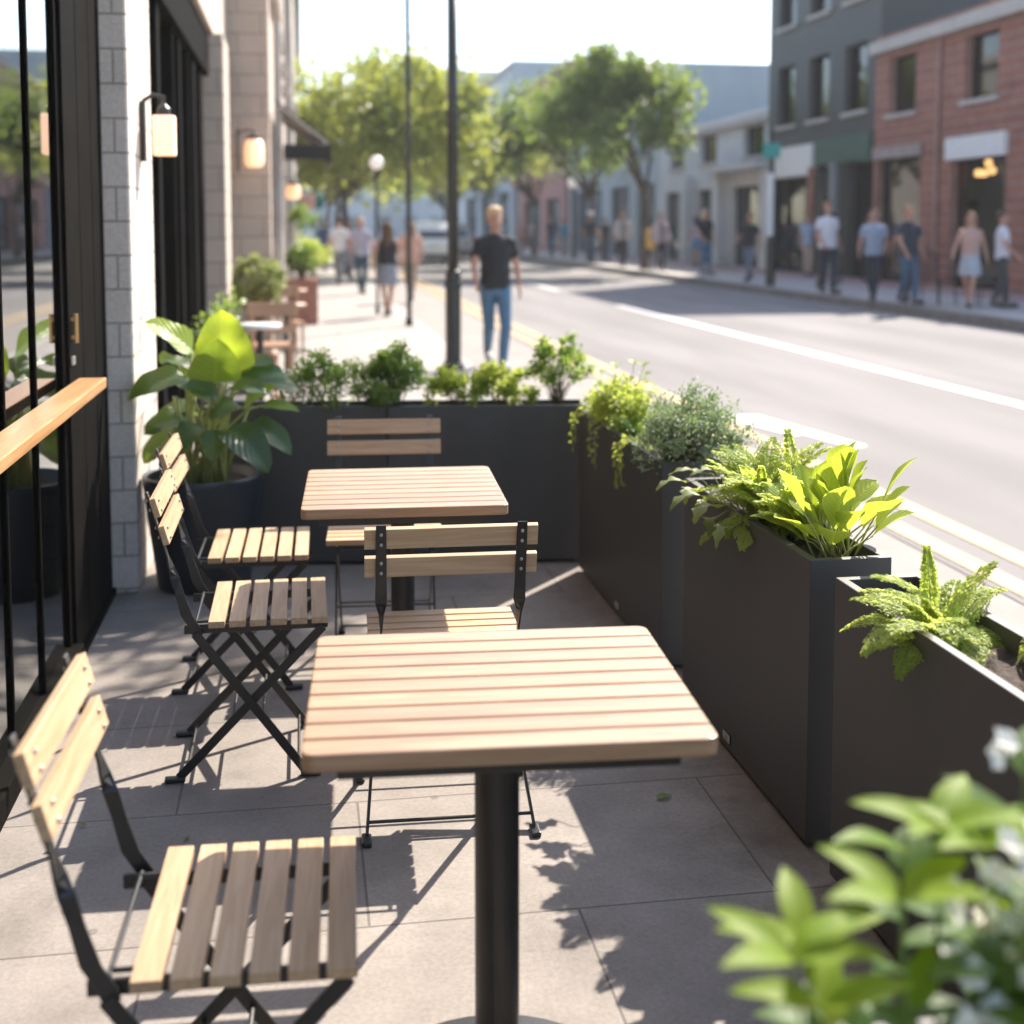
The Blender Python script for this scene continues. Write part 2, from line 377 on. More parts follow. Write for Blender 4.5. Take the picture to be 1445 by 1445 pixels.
# leaves
M['lf_big'] = leafmat('leaf_big', (.018, .062, .022), (.035, .105, .03), (.42, .56, .035), .30, .38, vein=(.10, .19, .06), spec=.6)
M['lf_backlit_tint'] = leafmat('leaf_backlit_tint', (.12, .24, .03), (.20, .32, .045), (.62, .74, .05), .36, .5, vein=(.26, .36, .08), spec=.5)  # lighter copy of the big dark leaf, backlight painted into its colour
M['lf_green'] = leafmat('leaf_green', (.06, .135, .028), (.15, .25, .055), (.46, .62, .08), .45, .42)
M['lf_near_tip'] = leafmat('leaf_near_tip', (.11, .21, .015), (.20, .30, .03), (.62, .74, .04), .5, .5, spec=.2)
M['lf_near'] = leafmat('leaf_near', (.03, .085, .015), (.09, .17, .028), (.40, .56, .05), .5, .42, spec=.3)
M['lf_shrub'] = leafmat('leaf_shrub', (.08, .165, .03), (.20, .31, .065), (.52, .68, .10), .45, .42)
M['lf_blue'] = leafmat('leaf_bluegreen', (.075, .125, .065), (.22, .29, .18), (.38, .52, .18), .5, .35)
M['lf_lime'] = leafmat('leaf_lime', (.20, .30, .04), (.38, .44, .08), (.76, .84, .14), .5, .52)
M['lf_fern'] = leafmat('leaf_fern', (.22, .32, .05), (.42, .48, .12), (.80, .88, .20), .5, .58)
M['lf_hosta'] = leafmat('leaf_hosta', (.16, .26, .03), (.27, .36, .05), (.70, .80, .07), .33, .5, vein=(.42, .48, .10), stripe=.15)
M['lf_speckle'] = leafmat('leaf_drooping', (.10, .15, .03), (.26, .29, .06), (.5, .52, .07), .45, .4, vein=(.10, .09, .03), stripe=.2)
M['lf_tree'] = leafmat('leaf_tree', (.05, .10, .03), (.11, .17, .045), (.40, .52, .08), .5, .4)
M['lf_tree_y'] = leafmat('leaf_tree_yellow', (.12, .17, .035), (.24, .28, .06), (.62, .66, .12), .5, .45)
M['lf_topiary'] = leafmat('leaf_topiary', (.20, .24, .08), (.40, .43, .18), (.5, .58, .18), .55, .35)
M['petal_white'] = leafmat('petal_white', (.82, .79, .72), (.88, .86, .80), (.85, .82, .75), .6, .3)
M['petal_orange'] = leafmat('petal_orange', (.75, .26, .07), (.85, .4, .15), (.9, .4, .15), .6, .3)
M['petal_pink'] = leafmat('petal_pink', (.7, .16, .2), (.8, .25, .3), (.9, .3, .3), .6, .3)

# ------------------------------------------------------------------ camera, light, world
cam = bpy.data.cameras.new('camera'); co = bpy.data.objects.new('camera', cam); col.objects.link(co)
cam.sensor_width = 36; cam.sensor_fit = 'HORIZONTAL'; cam.lens = 36 * 1800 / 1445
cam.shift_y = -258.5 / 1445
cam.clip_start = .05; cam.clip_end = 2000
co.location = (0, 0, 1.5); co.rotation_euler = (R(90 - 4.57392), 0, R(-9.35552))
cam.dof.use_dof = True; cam.dof.focus_distance = 3.05; cam.dof.aperture_fstop = 2.3
sc.camera = co

SUN_AZ, SUN_EL = R(40), R(42)
sun = bpy.data.lights.new('sun', 'SUN'); so = bpy.data.objects.new('sun', sun); col.objects.link(so)
sun.energy = 5.0; sun.angle = R(.53); sun.color = (1.0, .91, .79)
sd = Vector((math.sin(SUN_AZ) * math.cos(SUN_EL), math.cos(SUN_AZ) * math.cos(SUN_EL), math.sin(SUN_EL)))
so.rotation_euler = (-sd).to_track_quat('-Z', 'Y').to_euler()
w = bpy.data.worlds.new('World'); sc.world = w; w.use_nodes = True
wn = w.node_tree; bg = wn.nodes['Background']
sky = wn.nodes.new('ShaderNodeTexSky'); sky.sky_type = 'NISHITA'; sky.sun_disc = False
sky.sun_elevation = SUN_EL; sky.sun_rotation = SUN_AZ; sky.dust_density = 1.0; sky.air_density = 1.0
wn.links.new(sky.outputs[0], bg.inputs['Color']); bg.inputs['Strength'].default_value = .15
sc.view_settings.view_transform = 'Standard'; sc.view_settings.look = 'None'
sc.view_settings.exposure = 1.25; sc.view_settings.gamma = 1
sc.render.engine = 'CYCLES'
sc.cycles.use_denoising = True
sc.cycles.max_bounces = 8; sc.cycles.transparent_max_bounces = 12; sc.cycles.volume_bounces = 1
sc.cycles.caustics_reflective = False; sc.cycles.caustics_refractive = False
sc.cycles.sample_clamp_indirect = 6

# ------------------------------------------------------------------ ground, pavements, road
def sheet(name, x0, x1, y0, y1, z, mat, thick=.02):
    return tag(MB().b2(x0, x1, y0, y1, z - thick, z).build(name, mat), kind='structure')
tag(MB().add([(-700, -60, -.3), (700, -60, -.3), (700, 1300, -.3), (-700, 1300, -.3)], [(0, 1, 2, 3)]).build('ground', M['terrain']), kind='structure')
sheet('patio_floor', -5.5, 1.66, -3, 6.05, 0, M['slab'], .3)
sheet('pavement', -5.5, 1.66, 6.05, 130, 0, M['walk'], .3)
sheet('kerb', 1.66, 1.82, -3, 130, .004, M['kerb'], .3)
sheet('gutter', 1.82, 2.86, -3, 130, -.024, M['gutter'], .28)
sheet('road', 2.86, 10.30, -3, 130, -.02, M['asphalt'], .28)
sheet('cross_road', -60, 60, 130, 138, -.02, M['asphalt'], .28)
sheet('far_kerb', 10.30, 10.50, -3, 130, .135, M['kerb_dark'], .43)
sheet('far_pavement', 10.50, 12.9, -3, 130, .13, M['walk_far'], .43)
sheet('brick_pavement', 12.9, 14.75, -3, 130, .126, M['pinkbrick'], .43)
sheet('road_edge_line', 2.91, 3.03, -3, 130, -.016, M['yellow'], .003)
sheet('road_edge_line', 3.17, 3.30, -3, 130, -.016, M['yellow'], .003)
sheet('lane_line', 5.97, 6.13, -3, 24, -.016, M['white_paint'], .003)
for y0 in (30, 42, 54, 66, 78, 90):
    sheet('lane_line', 5.97, 6.13, y0, y0 + 5, -.016, M['white_paint'], .003)
mk = MB().prism([(3.74, 8.15), (3.86, 8.25), (3.62, 9.75), (3.42, 9.75)], -.019, -.016)
mk.prism([(3.52, 8.75), (3.60, 8.78), (3.40, 9.75), (3.28, 9.75)], -.019, -.016)
tag(mk.build('road_marking', M['white_paint']), kind='structure')

# ------------------------------------------------------------------ chairs and tables
def make_chair(label):
    t = empty('folding_chair', (0, 0, 0), 0, label, 'chair', 'folding cafe chairs with wooden slats on the patio')
    s = MB()
    for i in range(6):
        x = -.137 + i * .0545
        s.box((x, 0, .441), (.043, .395, .018))
    k0 = len(s.v)
    for i in range(6):
        x = -.137 + i * .0545
        for y in (-.162, .162):
            s.ell((x + .004, y, .4295), (.004, .004, .005), 8, 5)
    s.build('seat', M['seat_wood'], t, bevel=.004, mat2=M['steel_grey'], from2=k0)
    # back: leaning back from seat rear
    def bp(z): return -.205 - (z - .43) * .285
    for zc in (.764, .690):
        sw = MB().box((bp(zc) + .012, 0, zc), (.016, .415, .052), (0, -.28, 0))
        for y in (-.168, .168):
            for dz in (-.013, .013):
                z = zc + dz
                sw.ell((bp(z) - .0085, y, z), (.0035, .0045, .0045), 8, 5)
                sw.ell((bp(z) + .0225, y, z), (.003, .0045, .0045), 8, 5)
        sw.build('back_slat', M['seat_wood'], t, bevel=.004, mat2=M['steel_grey'], from2=8)
    for y in (-.168, .168):
        m = MB()
        # flat strap behind the slats, twisting edge-on below them
        rs = []
        zs = [.80, .74, .66, .625, .595, .565, .52, .46, .425, .408]
        wd = [.024, .026, .026, .028, .03, .026, .024, .03, .03, .028]
        an = [0, 0, 0, 0, .35, 1.2, 1.57, 1.57, 1.57, 1.57]
        for z, w_, a in zip(zs, wd, an):
            x = bp(z) - .002 + (.012 if z < .44 else 0)
            c, s_ = math.cos(a), math.sin(a)
            # width direction turns from y to x
            wx, wy = s_, c
            tx, ty = c, -s_
            rs.append([(x + wx * w_ / 2 * i + tx * .0025 * j, y + wy * w_ / 2 * i + ty * .0025 * j, z) for i, j in ((-1, -1), (1, -1), (1, 1), (-1, 1))])
        m.rings(rs)
        m.build('back_upright', M['black'], t, bevel=.001, seg=1)
    # seat frame: side rails, rear rod, front rod
    f = MB()
    for y in (-.150, .150):
        f.bar((-.225, y, .418), (.158, y, .418), .024, .008, up=(0, 1, 0))
    f.tube([(-.195, -.150, .432), (-.195, .150, .432)], .0045, 8)
    for y in (-.135, .135):
        f.tube([(-.195, y, .433), (-.155, y, .433)], .0045, 8)
    f.tube([(.13, -.150, .415), (.13, .150, .415)], .005, 8)
    f.build('seat_frame', M['black'], t, bevel=.001, seg=1)
    for y in (-1, 1):
        l1 = MB().bar((-.195, y * .172, .412), (.095, y * .172, .012), .024, .007, up=(0, 1, 0)).build('leg', M['black'], t, bevel=.001, seg=1)
        MB().box((.107, y * .172, .008), (.055, .024, .014)).build('foot', M['black'], l1, bevel=.004)
        l2 = MB().bar((.145, y * .160, .412), (-.245, y * .160, .012), .024, .007, up=(0, 1, 0)).build('leg', M['black'], t, bevel=.001, seg=1)
        MB().box((-.256, y * .160, .008), (.055, .024, .014)).build('foot', M['black'], l2, bevel=.004)
    for (x, z, yy) in ((-.222, .036, .160), (-.10, .16, .160), (.075, .04, .172), (-.02, .17, .172)):
        MB().tube([(x, -yy, z), (x, yy, z)], .0045, 8).build('stretcher', M['black'], t)
    return t

chair = make_chair('side-on folding chair in the middle of the patio, second from the big potted plant')
chair.location = (-.10, 3.61, 0)
def more_chair(x, y, rz, label):
    c = copy_tree(chair); c.location = (x, y, 0); c.rotation_euler = (0, 0, rz); c['label'] = label
    return c
more_chair(-.145, 4.28, R(-1), 'side-on folding chair directly in front of the big potted plant')
more_chair(.275, 4.40, R(-93.5), 'folding chair facing the camera beyond the rear table, against the dark back planters')
c4 = more_chair(.355, 3.27, R(88), 'folding chair seen from behind, between the front and rear tables')
for ch in c4.children:          # this one stands with its legs splayed a little
    k = ch.name.split('.')[0]
    if k == 'leg':
        sg = 1 if sum(v.co.y for v in ch.data.vertices) > 0 else -1
        a = .05 / .41
        ch.rotation_euler = (sg * a, 0, 0); ch.location = (0, sg * .05, -.172 * a)
    elif k == 'stretcher':
        z = ch.data.vertices[0].co.z
        ch.scale = (1, 1 + (.05 * (1 - z / .41)) / .166, 1)
more_chair(-.085, 1.955, R(-2), 'blurred folding chair at the near left corner, closest to the camera')

def make_table(label):
    t = empty('cafe_table', (0, 0, 0), 0, label, 'table', 'square slatted cafe tables on the patio')
    m = MB()
    W, D = .605, .56
    n = 9; gap = .0062; dw = (D - gap * (n - 1)) / n
    for i in range(n):
        y0 = -D / 2 + i * (dw + gap)
        if i in (0, n - 1):
            r = .02
            pts = rrect(-W / 2, W / 2, y0, y0 + dw, r, 4)
            # round only the outer corners
            pts = [(x, (y if (i == 0 and y < y0 + dw / 2) or (i == n - 1 and y > y0 + dw / 2) else (y0 + dw if i == 0 else y0))) for x, y in pts]
            q = []
            for p in pts:
                inner = (i == 0 and abs(p[1] - (y0 + dw)) < 1e-6) or (i == n - 1 and abs(p[1] - y0) < 1e-6)
                if inner: p = (math.copysign(W / 2, p[0]), p[1])
                if not q or (abs(q[-1][0] - p[0]) + abs(q[-1][1] - p[1])) > 1e-5: q.append(p)
            if abs(q[0][0] - q[-1][0]) + abs(q[0][1] - q[-1][1]) < 1e-5: q.pop()
            m.prism(q, .712, .74)
        else:
            m.b2(-W / 2, W / 2, y0, y0 + dw, .712, .74)
    m.build('tabletop', M['slat'], t, bevel=.003)
    f = MB()
    f.box((0, -D / 2 + .05, .6985), (W - .10, .03, .026)); f.box((0, D / 2 - .05, .6985), (W - .10, .03, .026))
    f.box((-W / 2 + .065, 0, .6985), (.03, D - .13, .026)); f.box((W / 2 - .065, 0, .6985), (.03, D - .13, .026))
    f.box((0, 0, .6985), (W - .16, .05, .022)); f.box((0, 0, .679), (.22, .22, .012))
    f.build('underframe', M['black'], t, bevel=.002)
    MB().lathe([(.037, .02), (.037, .674)], 28).build('column', M['black'], t, smooth=False, bevel=.001)
    MB().lathe([(.235, 0), (.235, .008), (.225, .014), (.06, .022), (.045, .03)], 40).build('base', M['black'], t, smooth=False)
    return t
tb = make_table('slatted wooden table nearest the camera, large in the foreground')
tb.location = (.314, 2.062, 0); tb.scale = (1.025, .97, 1); tb.rotation_euler = (0, 0, R(-3.4))
t2 = copy_tree(tb); t2.location = (.283, 3.705, 0); t2.scale = (.935, 1.03, 1); t2.rotation_euler = (0, 0, R(-2.5))
t2['label'] = 'slatted wooden table farther back, below the dark back planters'

# ------------------------------------------------------------------ planters
def make_planter(W, L, H, label, badge=None):
    """box planter, long side along local y, origin at middle of the foot"""
    t = empty('planter_box', (0, 0, 0), 0, label, 'planter', 'tall black metal planters around the patio')
    m = MB(); th = .022; z0 = .018
    o = [(-W / 2, -L / 2), (W / 2, -L / 2), (W / 2, L / 2), (-W / 2, L / 2)]
    i = [(-W / 2 + th, -L / 2 + th), (W / 2 - th, -L / 2 + th), (W / 2 - th, L / 2 - th), (-W / 2 + th, L / 2 - th)]
    vs = [(x, y, z0) for x, y in o] + [(x, y, H) for x, y in o] + [(x, y, H) for x, y in i] + [(x, y, H - .12) for x, y in i]
    fs = [(3, 2, 1, 0), (12, 13, 14, 15)]
    for k in range(4):
        l = (k + 1) % 4
        fs += [(k, l, 4 + l, 4 + k), (4 + k, 4 + l, 8 + l, 8 + k), (8 + k, 8 + l, 12 + l, 12 + k)]
    m.add(vs, fs)
    m.build('planter_shell', M['planter'], t, bevel=.0022)
    # soil with a lumpy surface
    nx, ny = 8, max(16, int(L * 40)); sv = []; sf = []
    rr = random.Random(int(L * 1000) + len(label))
    for a in range(nx + 1):
        for b in range(ny + 1):
            sv.append((-W / 2 + th + .001 + (W - 2 * th - .002) * a / nx, -L / 2 + th + .001 + (L - 2 * th - .002) * b / ny, H - .045 + rr.uniform(-.012, .014)))
    for a in range(nx):
        for b in range(ny):
            k = a * (ny + 1) + b; sf.append((k, k + 1, k + ny + 2, k + ny + 1))
    MB().add(sv, sf).build('soil', M['soil'], t, smooth=True)
    for y in (-L / 2 + .06, L / 2 - .06):
        for x in (-W / 2 + .05, W / 2 - .05):
            MB().lathe([(.016, 0), (.016, .018)], 12, (x, y, 0)).build('foot', M['black'], t)
    if badge is not None:
        b = MB().box((-W / 2 - .0015, badge, .05), (.003, .062, .030)).build('badge', M['black'], t)
        q = MB()
        q.box((-W / 2 - .0034, badge, .05), (.001, .052, .021))
        q.build('badge_plate', M['badge'], b)
        r = MB()
        for k in range(3):
            r.box((-W / 2 - .0043, badge, .0555 - k * .0055), (.0006, .040 - .010 * (k % 2), .0018))
        r.build('badge_lettering', M['black'], b)
    return t
p1 = make_planter(.205, 1.285, .712, 'black metal planter holding the lime trailing plant and the blue-green bush', -.05)
p1.location = (1.283, 4.722, 0)
p2 = make_planter(.205, 1.01, .712, 'black metal planter in the right row holding a fern and a broad-leaved yellow-green plant', .07)
p2.location = (1.283, 3.318, 0)
p3 = make_planter(.205, 1.15, .712, 'black metal planter at the right edge with bare soil showing beside a fern')
p3.location = (1.281, 2.092, 0)
RB = R(-7.0)
p4 = make_planter(.205, .80, .712, 'black metal back planter left of the seam, partly behind the big potted plant')
p4.location = (-.025, 5.74, 0); p4.rotation_euler = (0, 0, R(90) + RB)
p5 = make_planter(.205, .885, .712, 'black metal back planter holding the small tree-like shrub')
p5.location = (.817, 5.637, 0); p5.rotation_euler = (0, 0, R(90) + RB)
p6 = make_planter(.22, 1.0, .70, 'black planter below the blurred white-flowered plant at the near right')
p6.location = (.83, 1.04, 0); p6.rotation_euler = (0, 0, R(90))

# ------------------------------------------------------------------ foliage tools
def wprof(shape, s):
    if shape == 'heart':
        return (1 - (1 - min(1, s / .22)) ** 2) ** .5 * (1.0 if s < .22 else math.cos((s - .22) / .78 * PI / 2) ** .58)
    if shape == 'ovate': return math.sin(PI * s ** .72) ** .85 if 0 < s < 1 else 0.0
    if shape == 'obovate': return (math.sin(PI * s ** 1.55) ** .8) * .98 + .03 * (1 - s) if 0 < s < 1 else .03 * (1 - s)
    if shape == 'lance': return math.sin(PI * s ** .8) if 0 < s < 1 else 0.0
    if shape == 'lobed':
        b = math.sin(PI * s ** .6) ** .7 if 0 < s < 1 else 0
        return b * (.72 + .28 * math.sin(s * 21))
    return math.sin(PI * s)

def add_leaf(mb, base, d, up, L, W, shape='ovate', curl=.4, fold=.15, wave=.0, nl=8, nw=3, rnd=None, wf=2.0):
    base = Vector(base); d = Vector(d).normalized(); up = Vector(up)
    side = d.cross(up)
    if side.length < 1e-4: side = d.cross(Vector((1, 0, .3)))
    side.normalize(); up = side.cross(d).normalized()
    rnd = rng.random() if rnd is None else rnd
    ph = rng.random() * 6
    vs = []; at = []; p = base.copy(); step = L / nl
    for i in range(nl + 1):
        s = i / nl; a = -curl * (s - .15)
        dd = d * math.cos(a) + up * math.sin(a); uu = up * math.cos(a) - d * math.sin(a)
        w_ = wprof(shape, s) * W / 2
        if i == nl: w_ = max(w_, W * .01)
        if i == 0: w_ = max(w_, W * .03)
        for j in range(-nw, nw + 1):
            t = j / nw
            h = fold * abs(t) * w_ + wave * W * math.sin(s * PI * 2 * wf + ph + t * 1.5) * abs(t)
            vs.append(p + side * (t * w_) + uu * h); at.append((s, t, rnd))
        if i < nl: p = p + dd * step
    n = 2 * nw + 1; fs = []
    for i in range(nl):
        for j in range(n - 1):
            k = i * n + j; fs.append((k, k + 1, k + n + 1, k + n))
    mb.add(vs, fs, at)

def diamonds(mb, pts, dirs, ups, Ls, Ws, rnd):
    """many small folded leaves: 6 verts, 4 tris -> 2 quads"""
    for p, d, u, L, W, r in zip(pts, dirs, ups, Ls, Ws, rnd):
        side = d.cross(u)
        if side.length < 1e-5: continue
        side.normalize(); n = side.cross(d)
        mid = p + d * (L * .45); tip = p + d * L - n * (L * .12)
        a = p + d * (L * .30) + side * (W * .5) + n * (W * .14); b = p + d * (L * .68) + side * (W * .42) + n * (W * .1)
        c = p + d * (L * .30) - side * (W * .5) + n * (W * .14); e = p + d * (L * .68) - side * (W * .42) + n * (W * .1)
        mb.add([p, a, b, tip, e, c, mid], [(0, 1, 2, 6), (6, 2, 3), (0, 6, 4, 5), (6, 3, 4)],
               [(0, 0, r), (.3, 1, r), (.7, 1, r), (1, 0, r), (.7, -1, r), (.3, -1, r), (.45, 0, r)])

def rv(r=rng): 
    while True:
        v = Vector((r.uniform(-1, 1), r.uniform(-1, 1), r.uniform(-1, 1)))
        if .05 < v.length < 1: return v.normalized()

def bush(name, root, c, rad, n, L, W, mat, label=None, seed=1, clumps=28, jitter=.45, stems=True, stem_mat=None, flowers=0, fmat=None, upb=.35, part='foliage', outl=1.0, bottom=-.55, fl=.008):
    """leafy shrub: twigs from the root point to many clumps, leaves on every clump"""
    r = random.Random(seed)
    c = Vector(c); root = Vector(root)
    t = empty(name, root)
    cl = []
    for k in range(clumps):
        d = rv(r)
        if d.z < bottom: d.z = -d.z * .5
        rr = (.45 + .55 * r.random() ** .5) * (1 + (outl * .22) * r.uniform(-1, 1))
        cl.append((Vector((d.x * rad[0] * rr, d.y * rad[1] * rr, d.z * rad[2] * rr)) + c, r.uniform(.5, 1.15), r.random()))
    mb = MB(); P = []; D = []; U = []; LL = []; WW = []; RR = []
    mr = sum(rad) / 3
    for k in range(n):
        q, s, tone = cl[r.randrange(len(cl))]
        o = rv(r) * (jitter * mr * s * r.random() ** .6)
        p = q + o
        out = (p - c); out = out.normalized() if out.length > 1e-4 else rv(r)
        d = (out * .7 + rv(r) * .8 + Vector((0, 0, upb))).normalized()
        u = (out * .4 + rv(r) * .5 + Vector((0, 0, .9)))
        k_ = r.uniform(.6, 1.25)
        P.append(p - root); D.append(d); U.append(u); LL.append(L * k_); WW.append(W * k_); RR.append(min(1, max(0, tone * .6 + r.random() * .45 - .02)))
    diamonds(mb, P, D, U, LL, WW, RR)
    mb.build(part, mat, t, leaf=True, fix=False)
    if stems:
        sm = MB()
        for q, s, tone in cl:
            a = Vector((r.uniform(-.15, .15) * rad[0], r.uniform(-.15, .15) * rad[1], 0))
            b = q - root
            m1 = a.lerp(b, .5) + Vector((0, 0, .12 * b.length)) + rv(r) * .05 * b.length
            k0 = max(.0012, mr * .018)
            sm.tube([a, a.lerp(m1, .6), m1, m1.lerp(b, .6), b], [k0, k0 * .85, k0 * .7, k0 * .5, k0 * .3], 5)
        sm.build('stem', stem_mat or M['twig'], t, smooth=True)
    if flowers:
        fb = MB()
        for k in range(flowers):
            q, s, tone = cl[r.randrange(len(cl))]
            o = rv(r) * (jitter * mr * s)
            p = q + o; out = (p - c).normalized()
            p = p + out * .01 - root
            nrm = (out + Vector((0, -.2, .5))).normalized()
            a = nrm.orthogonal().normalized(); b = nrm.cross(a)
            for m_ in range(5):
                an = m_ * 2 * PI / 5
                dd = a * math.cos(an) + b * math.sin(an)
                diamonds(fb, [p], [(dd + nrm * .3).normalized()], [nrm], [fl], [fl * .8], [r.random()])
        fb.build('blossom', fmat or M['petal_white'], t, leaf=True, fix=False)
    return t

def frond(mb, sm, base, d, L, droop, n=18, pw=.32, r=rng, lacy=True, up=(0, 0, 1)):
    """fern frond: arching rachis with toothed pinnae"""
    base = Vector(base); d = Vector(d).normalized(); upv = Vector(up)
    side = d.cross(upv)
    if side.length < 1e-3: side = Vector((1, 0, 0))
    side.normalize()
    p = base.copy(); pts = [p.copy()]; tone = r.random()
    n2 = n
    for i in range(n2):
        s = (i + 1) / n2
        a = -droop * s ** 1.3
        nn = side.cross(d)
        dd = d * math.cos(a) + nn * math.sin(a); uu = nn * math.cos(a) - d * math.sin(a)
        p = p + dd * (L / n2); pts.append(p.copy())
        if s < .16: continue
        pl = L * pw * math.sin(PI * (s * .86 + .10)) ** .9 * r.uniform(.85, 1.1)
        if pl < .004: pl = .004
        for sg in (-1, 1):
            pd = (side * sg + dd * .45 + uu * r.uniform(-.15, .15) - uu * .12).normalized()
            if lacy:
                m = max(3, int(pl / .009))
                for k in range(m):
                    q = p + pd * (pl * (k + .4) / m)
                    ll = (.0135 if k < m - 1 else .012) * (1 - .55 * k / m) * (L / .22) ** .5
                    for s2 in (-1, 1):
                        ld = (dd * s2 * .9 + pd * .7 + rv(r) * .25).normalized()
                        diamonds(mb, [q], [ld], [uu + rv(r) * .4], [ll * 1.15], [ll * .8], [min(1, max(0, tone * .55 + r.random() * .45))])
            else:
                diamonds(mb, [p], [pd], [uu], [pl], [pl * .28 + .004], [min(1, max(0, tone * .6 + r.random() * .4))])
    sm.tube(pts, [max(.0006, .0022 * (1 - .8 * i / n2)) for i in range(n2 + 1)], 5)

def fern(name, root, label, cat, fr, seed, mat, group=None, n=20):
    r = random.Random(seed)
    t = empty(name, root, 0, label, cat, group)
    mb = MB(); sm = MB()
    for az, el, L, dr in fr:
        d = Vector((math.cos(R(az)) * math.cos(R(el)), math.sin(R(az)) * math.cos(R(el)), math.sin(R(el))))
        b = Vector((r.uniform(-.025, .025), r.uniform(-.03, .03), 0))
        frond(mb, sm, b, d, L, dr, n, .24 if el < 80 else .13, r)
    mb.build('frond', mat, t, leaf=True, fix=False)
    sm.build('stem', M['stem_yellow'], t, smooth=True)
    return t

# ------------------------------------------------------------------ big potted plant
bp_ = empty('potted_plant', (-.42, 5.42, 0), 0, 'large broad-leaved green plant in a round dark pot beside the white stone pillar', 'potted plant')
pr = [(.185, 0), (.19, .006), (.205, .12), (.228, .30), (.243, .44), (.247, .462), (.243, .472), (.232, .472), (.226, .462), (.224, .40)]
MB().lathe(pr, 48).build('pot', M['pot'], bp_, smooth=True)
sv = MB()
rr = random.Random(4); rings_ = []
for q in (.002, .08, .15, .2235): rings_.append([(q * math.cos(k * PI / 12), q * math.sin(k * PI / 12), .428 + rr.uniform(-.008, .008)) for k in range(24)])
sv.rings(rings_, False).build('soil', M['soil'], bp_, smooth=True)
BIG = [(-0.320,5.400,0.877,-0.330,5.360,1.134,0.80,0.3),(-0.355,5.280,0.868,-0.340,5.220,1.035,0.98,0.2),(-0.451,5.420,0.984,-0.624,5.380,1.101,0.62,0.5),(-0.471,5.300,0.891,-0.674,5.220,0.819,0.55,0.9),(-0.287,5.450,0.906,-0.128,5.420,0.931,0.62,0.7),(-0.270,5.400,0.876,-0.076,5.400,0.878,0.55,0.7),(-0.243,5.420,0.834,-0.024,5.480,0.801,0.50,0.8),(-0.262,5.500,0.815,-0.381,5.550,0.897,0.70,0.5),(-0.245,5.360,0.756,-0.121,5.300,0.838,0.60,0.3),(-0.164,5.360,0.760,-0.030,5.320,0.739,0.42,0.7),(-0.220,5.300,0.687,-0.060,5.220,0.579,0.52,1.2),(-0.303,5.240,0.681,-0.155,5.140,0.527,0.62,1.1),(-0.359,5.240,0.683,-0.364,5.200,0.568,0.70,0.5),(-0.333,5.220,0.818,-0.471,5.160,0.862,0.62,0.6),(-0.367,5.300,0.773,-0.445,5.240,0.829,0.80,0.5),(-0.476,5.320,0.720,-0.622,5.260,0.669,0.70,0.9),(-0.507,5.420,0.646,-0.642,5.360,0.536,0.60,0.9),(-0.420,5.500,0.963,-0.484,5.450,0.880,0.70,0.6),(-0.551,5.500,0.965,-0.584,5.480,0.932,0.90,0.4),(-0.433,5.460,0.908,-0.568,5.440,0.948,0.45,0.4),(-0.279,5.280,0.852,-0.158,5.200,0.831,0.60,0.8),(-0.474,5.500,0.738,-0.591,5.500,0.711,0.70,0.8),(-0.344,5.520,0.900,-0.231,5.560,1.021,0.70,0.3),(-0.420,5.250,0.700,-0.502,5.150,0.604,0.60,1.0),(-0.284,5.360,0.783,-0.368,5.300,0.720,0.75,0.5),(-0.245,5.400,0.636,-0.288,5.360,0.561,0.70,0.7),
 (-.44,5.60,.80,-.56,5.68,.86,.7,.6),(-.30,5.60,.80,-.20,5.70,.84,.7,.7),(-.40,5.62,.70,-.44,5.74,.66,.7,.8)]
O = Vector((-.42, 5.42, 0))
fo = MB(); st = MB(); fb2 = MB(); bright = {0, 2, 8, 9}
for i, (bx, by, bz, tx, ty, tz, wr, cu) in enumerate(BIG):
    b = Vector((bx, by, bz)); e = Vector((tx, ty, tz)); d = e - b; L = d.length * 1.06
    cam_v = (Vector((0, 0, 1.5)) - b).normalized()
    if i in (0, 1): up = cam_v + Vector((0, .1, .2))
    elif i == 2: up = Vector((.35, -.55, .8))
    else: up = Vector((0, -.25, 1)) + cam_v * .35 + d.normalized() * .2
    a = cu * .5
    # start so that the curled tip ends near e
    dn = d.normalized(); side = dn.cross(up).normalized(); u2 = side.cross(dn).normalized()
    d0 = (dn * math.cos(a * .6) + u2 * math.sin(a * .6))
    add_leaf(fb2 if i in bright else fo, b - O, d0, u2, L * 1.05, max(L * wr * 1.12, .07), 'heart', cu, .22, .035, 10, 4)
    # petiole
    s0 = Vector((rng.uniform(-.09, .10), rng.uniform(-.09, .06), .42)); f = b - O
    hx = Vector((f.x, f.y, 0)); m1 = s0.lerp(f, .45) - hx * .10 + Vector((0, 0, .06)); m2 = s0.lerp(f, .8) - hx * .03 + Vector((0, 0, .05))
    st.tube([s0, s0.lerp(m1, .5) - hx * .02, m1, m2, f], [.0085, .0075, .0062, .005, .0035], 7)
for k in range(9):
    s0 = Vector((rng.uniform(-.07, .10), rng.uniform(-.08, .05), .42)); e = s0 + Vector((rng.uniform(-.15, .15), rng.uniform(-.1, .1), rng.uniform(.25, .42)))
    st.tube([s0, s0.lerp(e, .5) + Vector((0, 0, .03)), e], [.008, .0065, .004], 7)
fo.build('foliage', M['lf_big'], bp_, smooth=True, leaf=True, fix=False)
y_ = fb2.build('foliage', M['lf_backlit_tint'], bp_, smooth=True, leaf=True, fix=False); y_['label'] = 'leaves with backlight painted in as bright yellow-green'
st.build('stem', M['stem_yellow'], bp_, smooth=True)

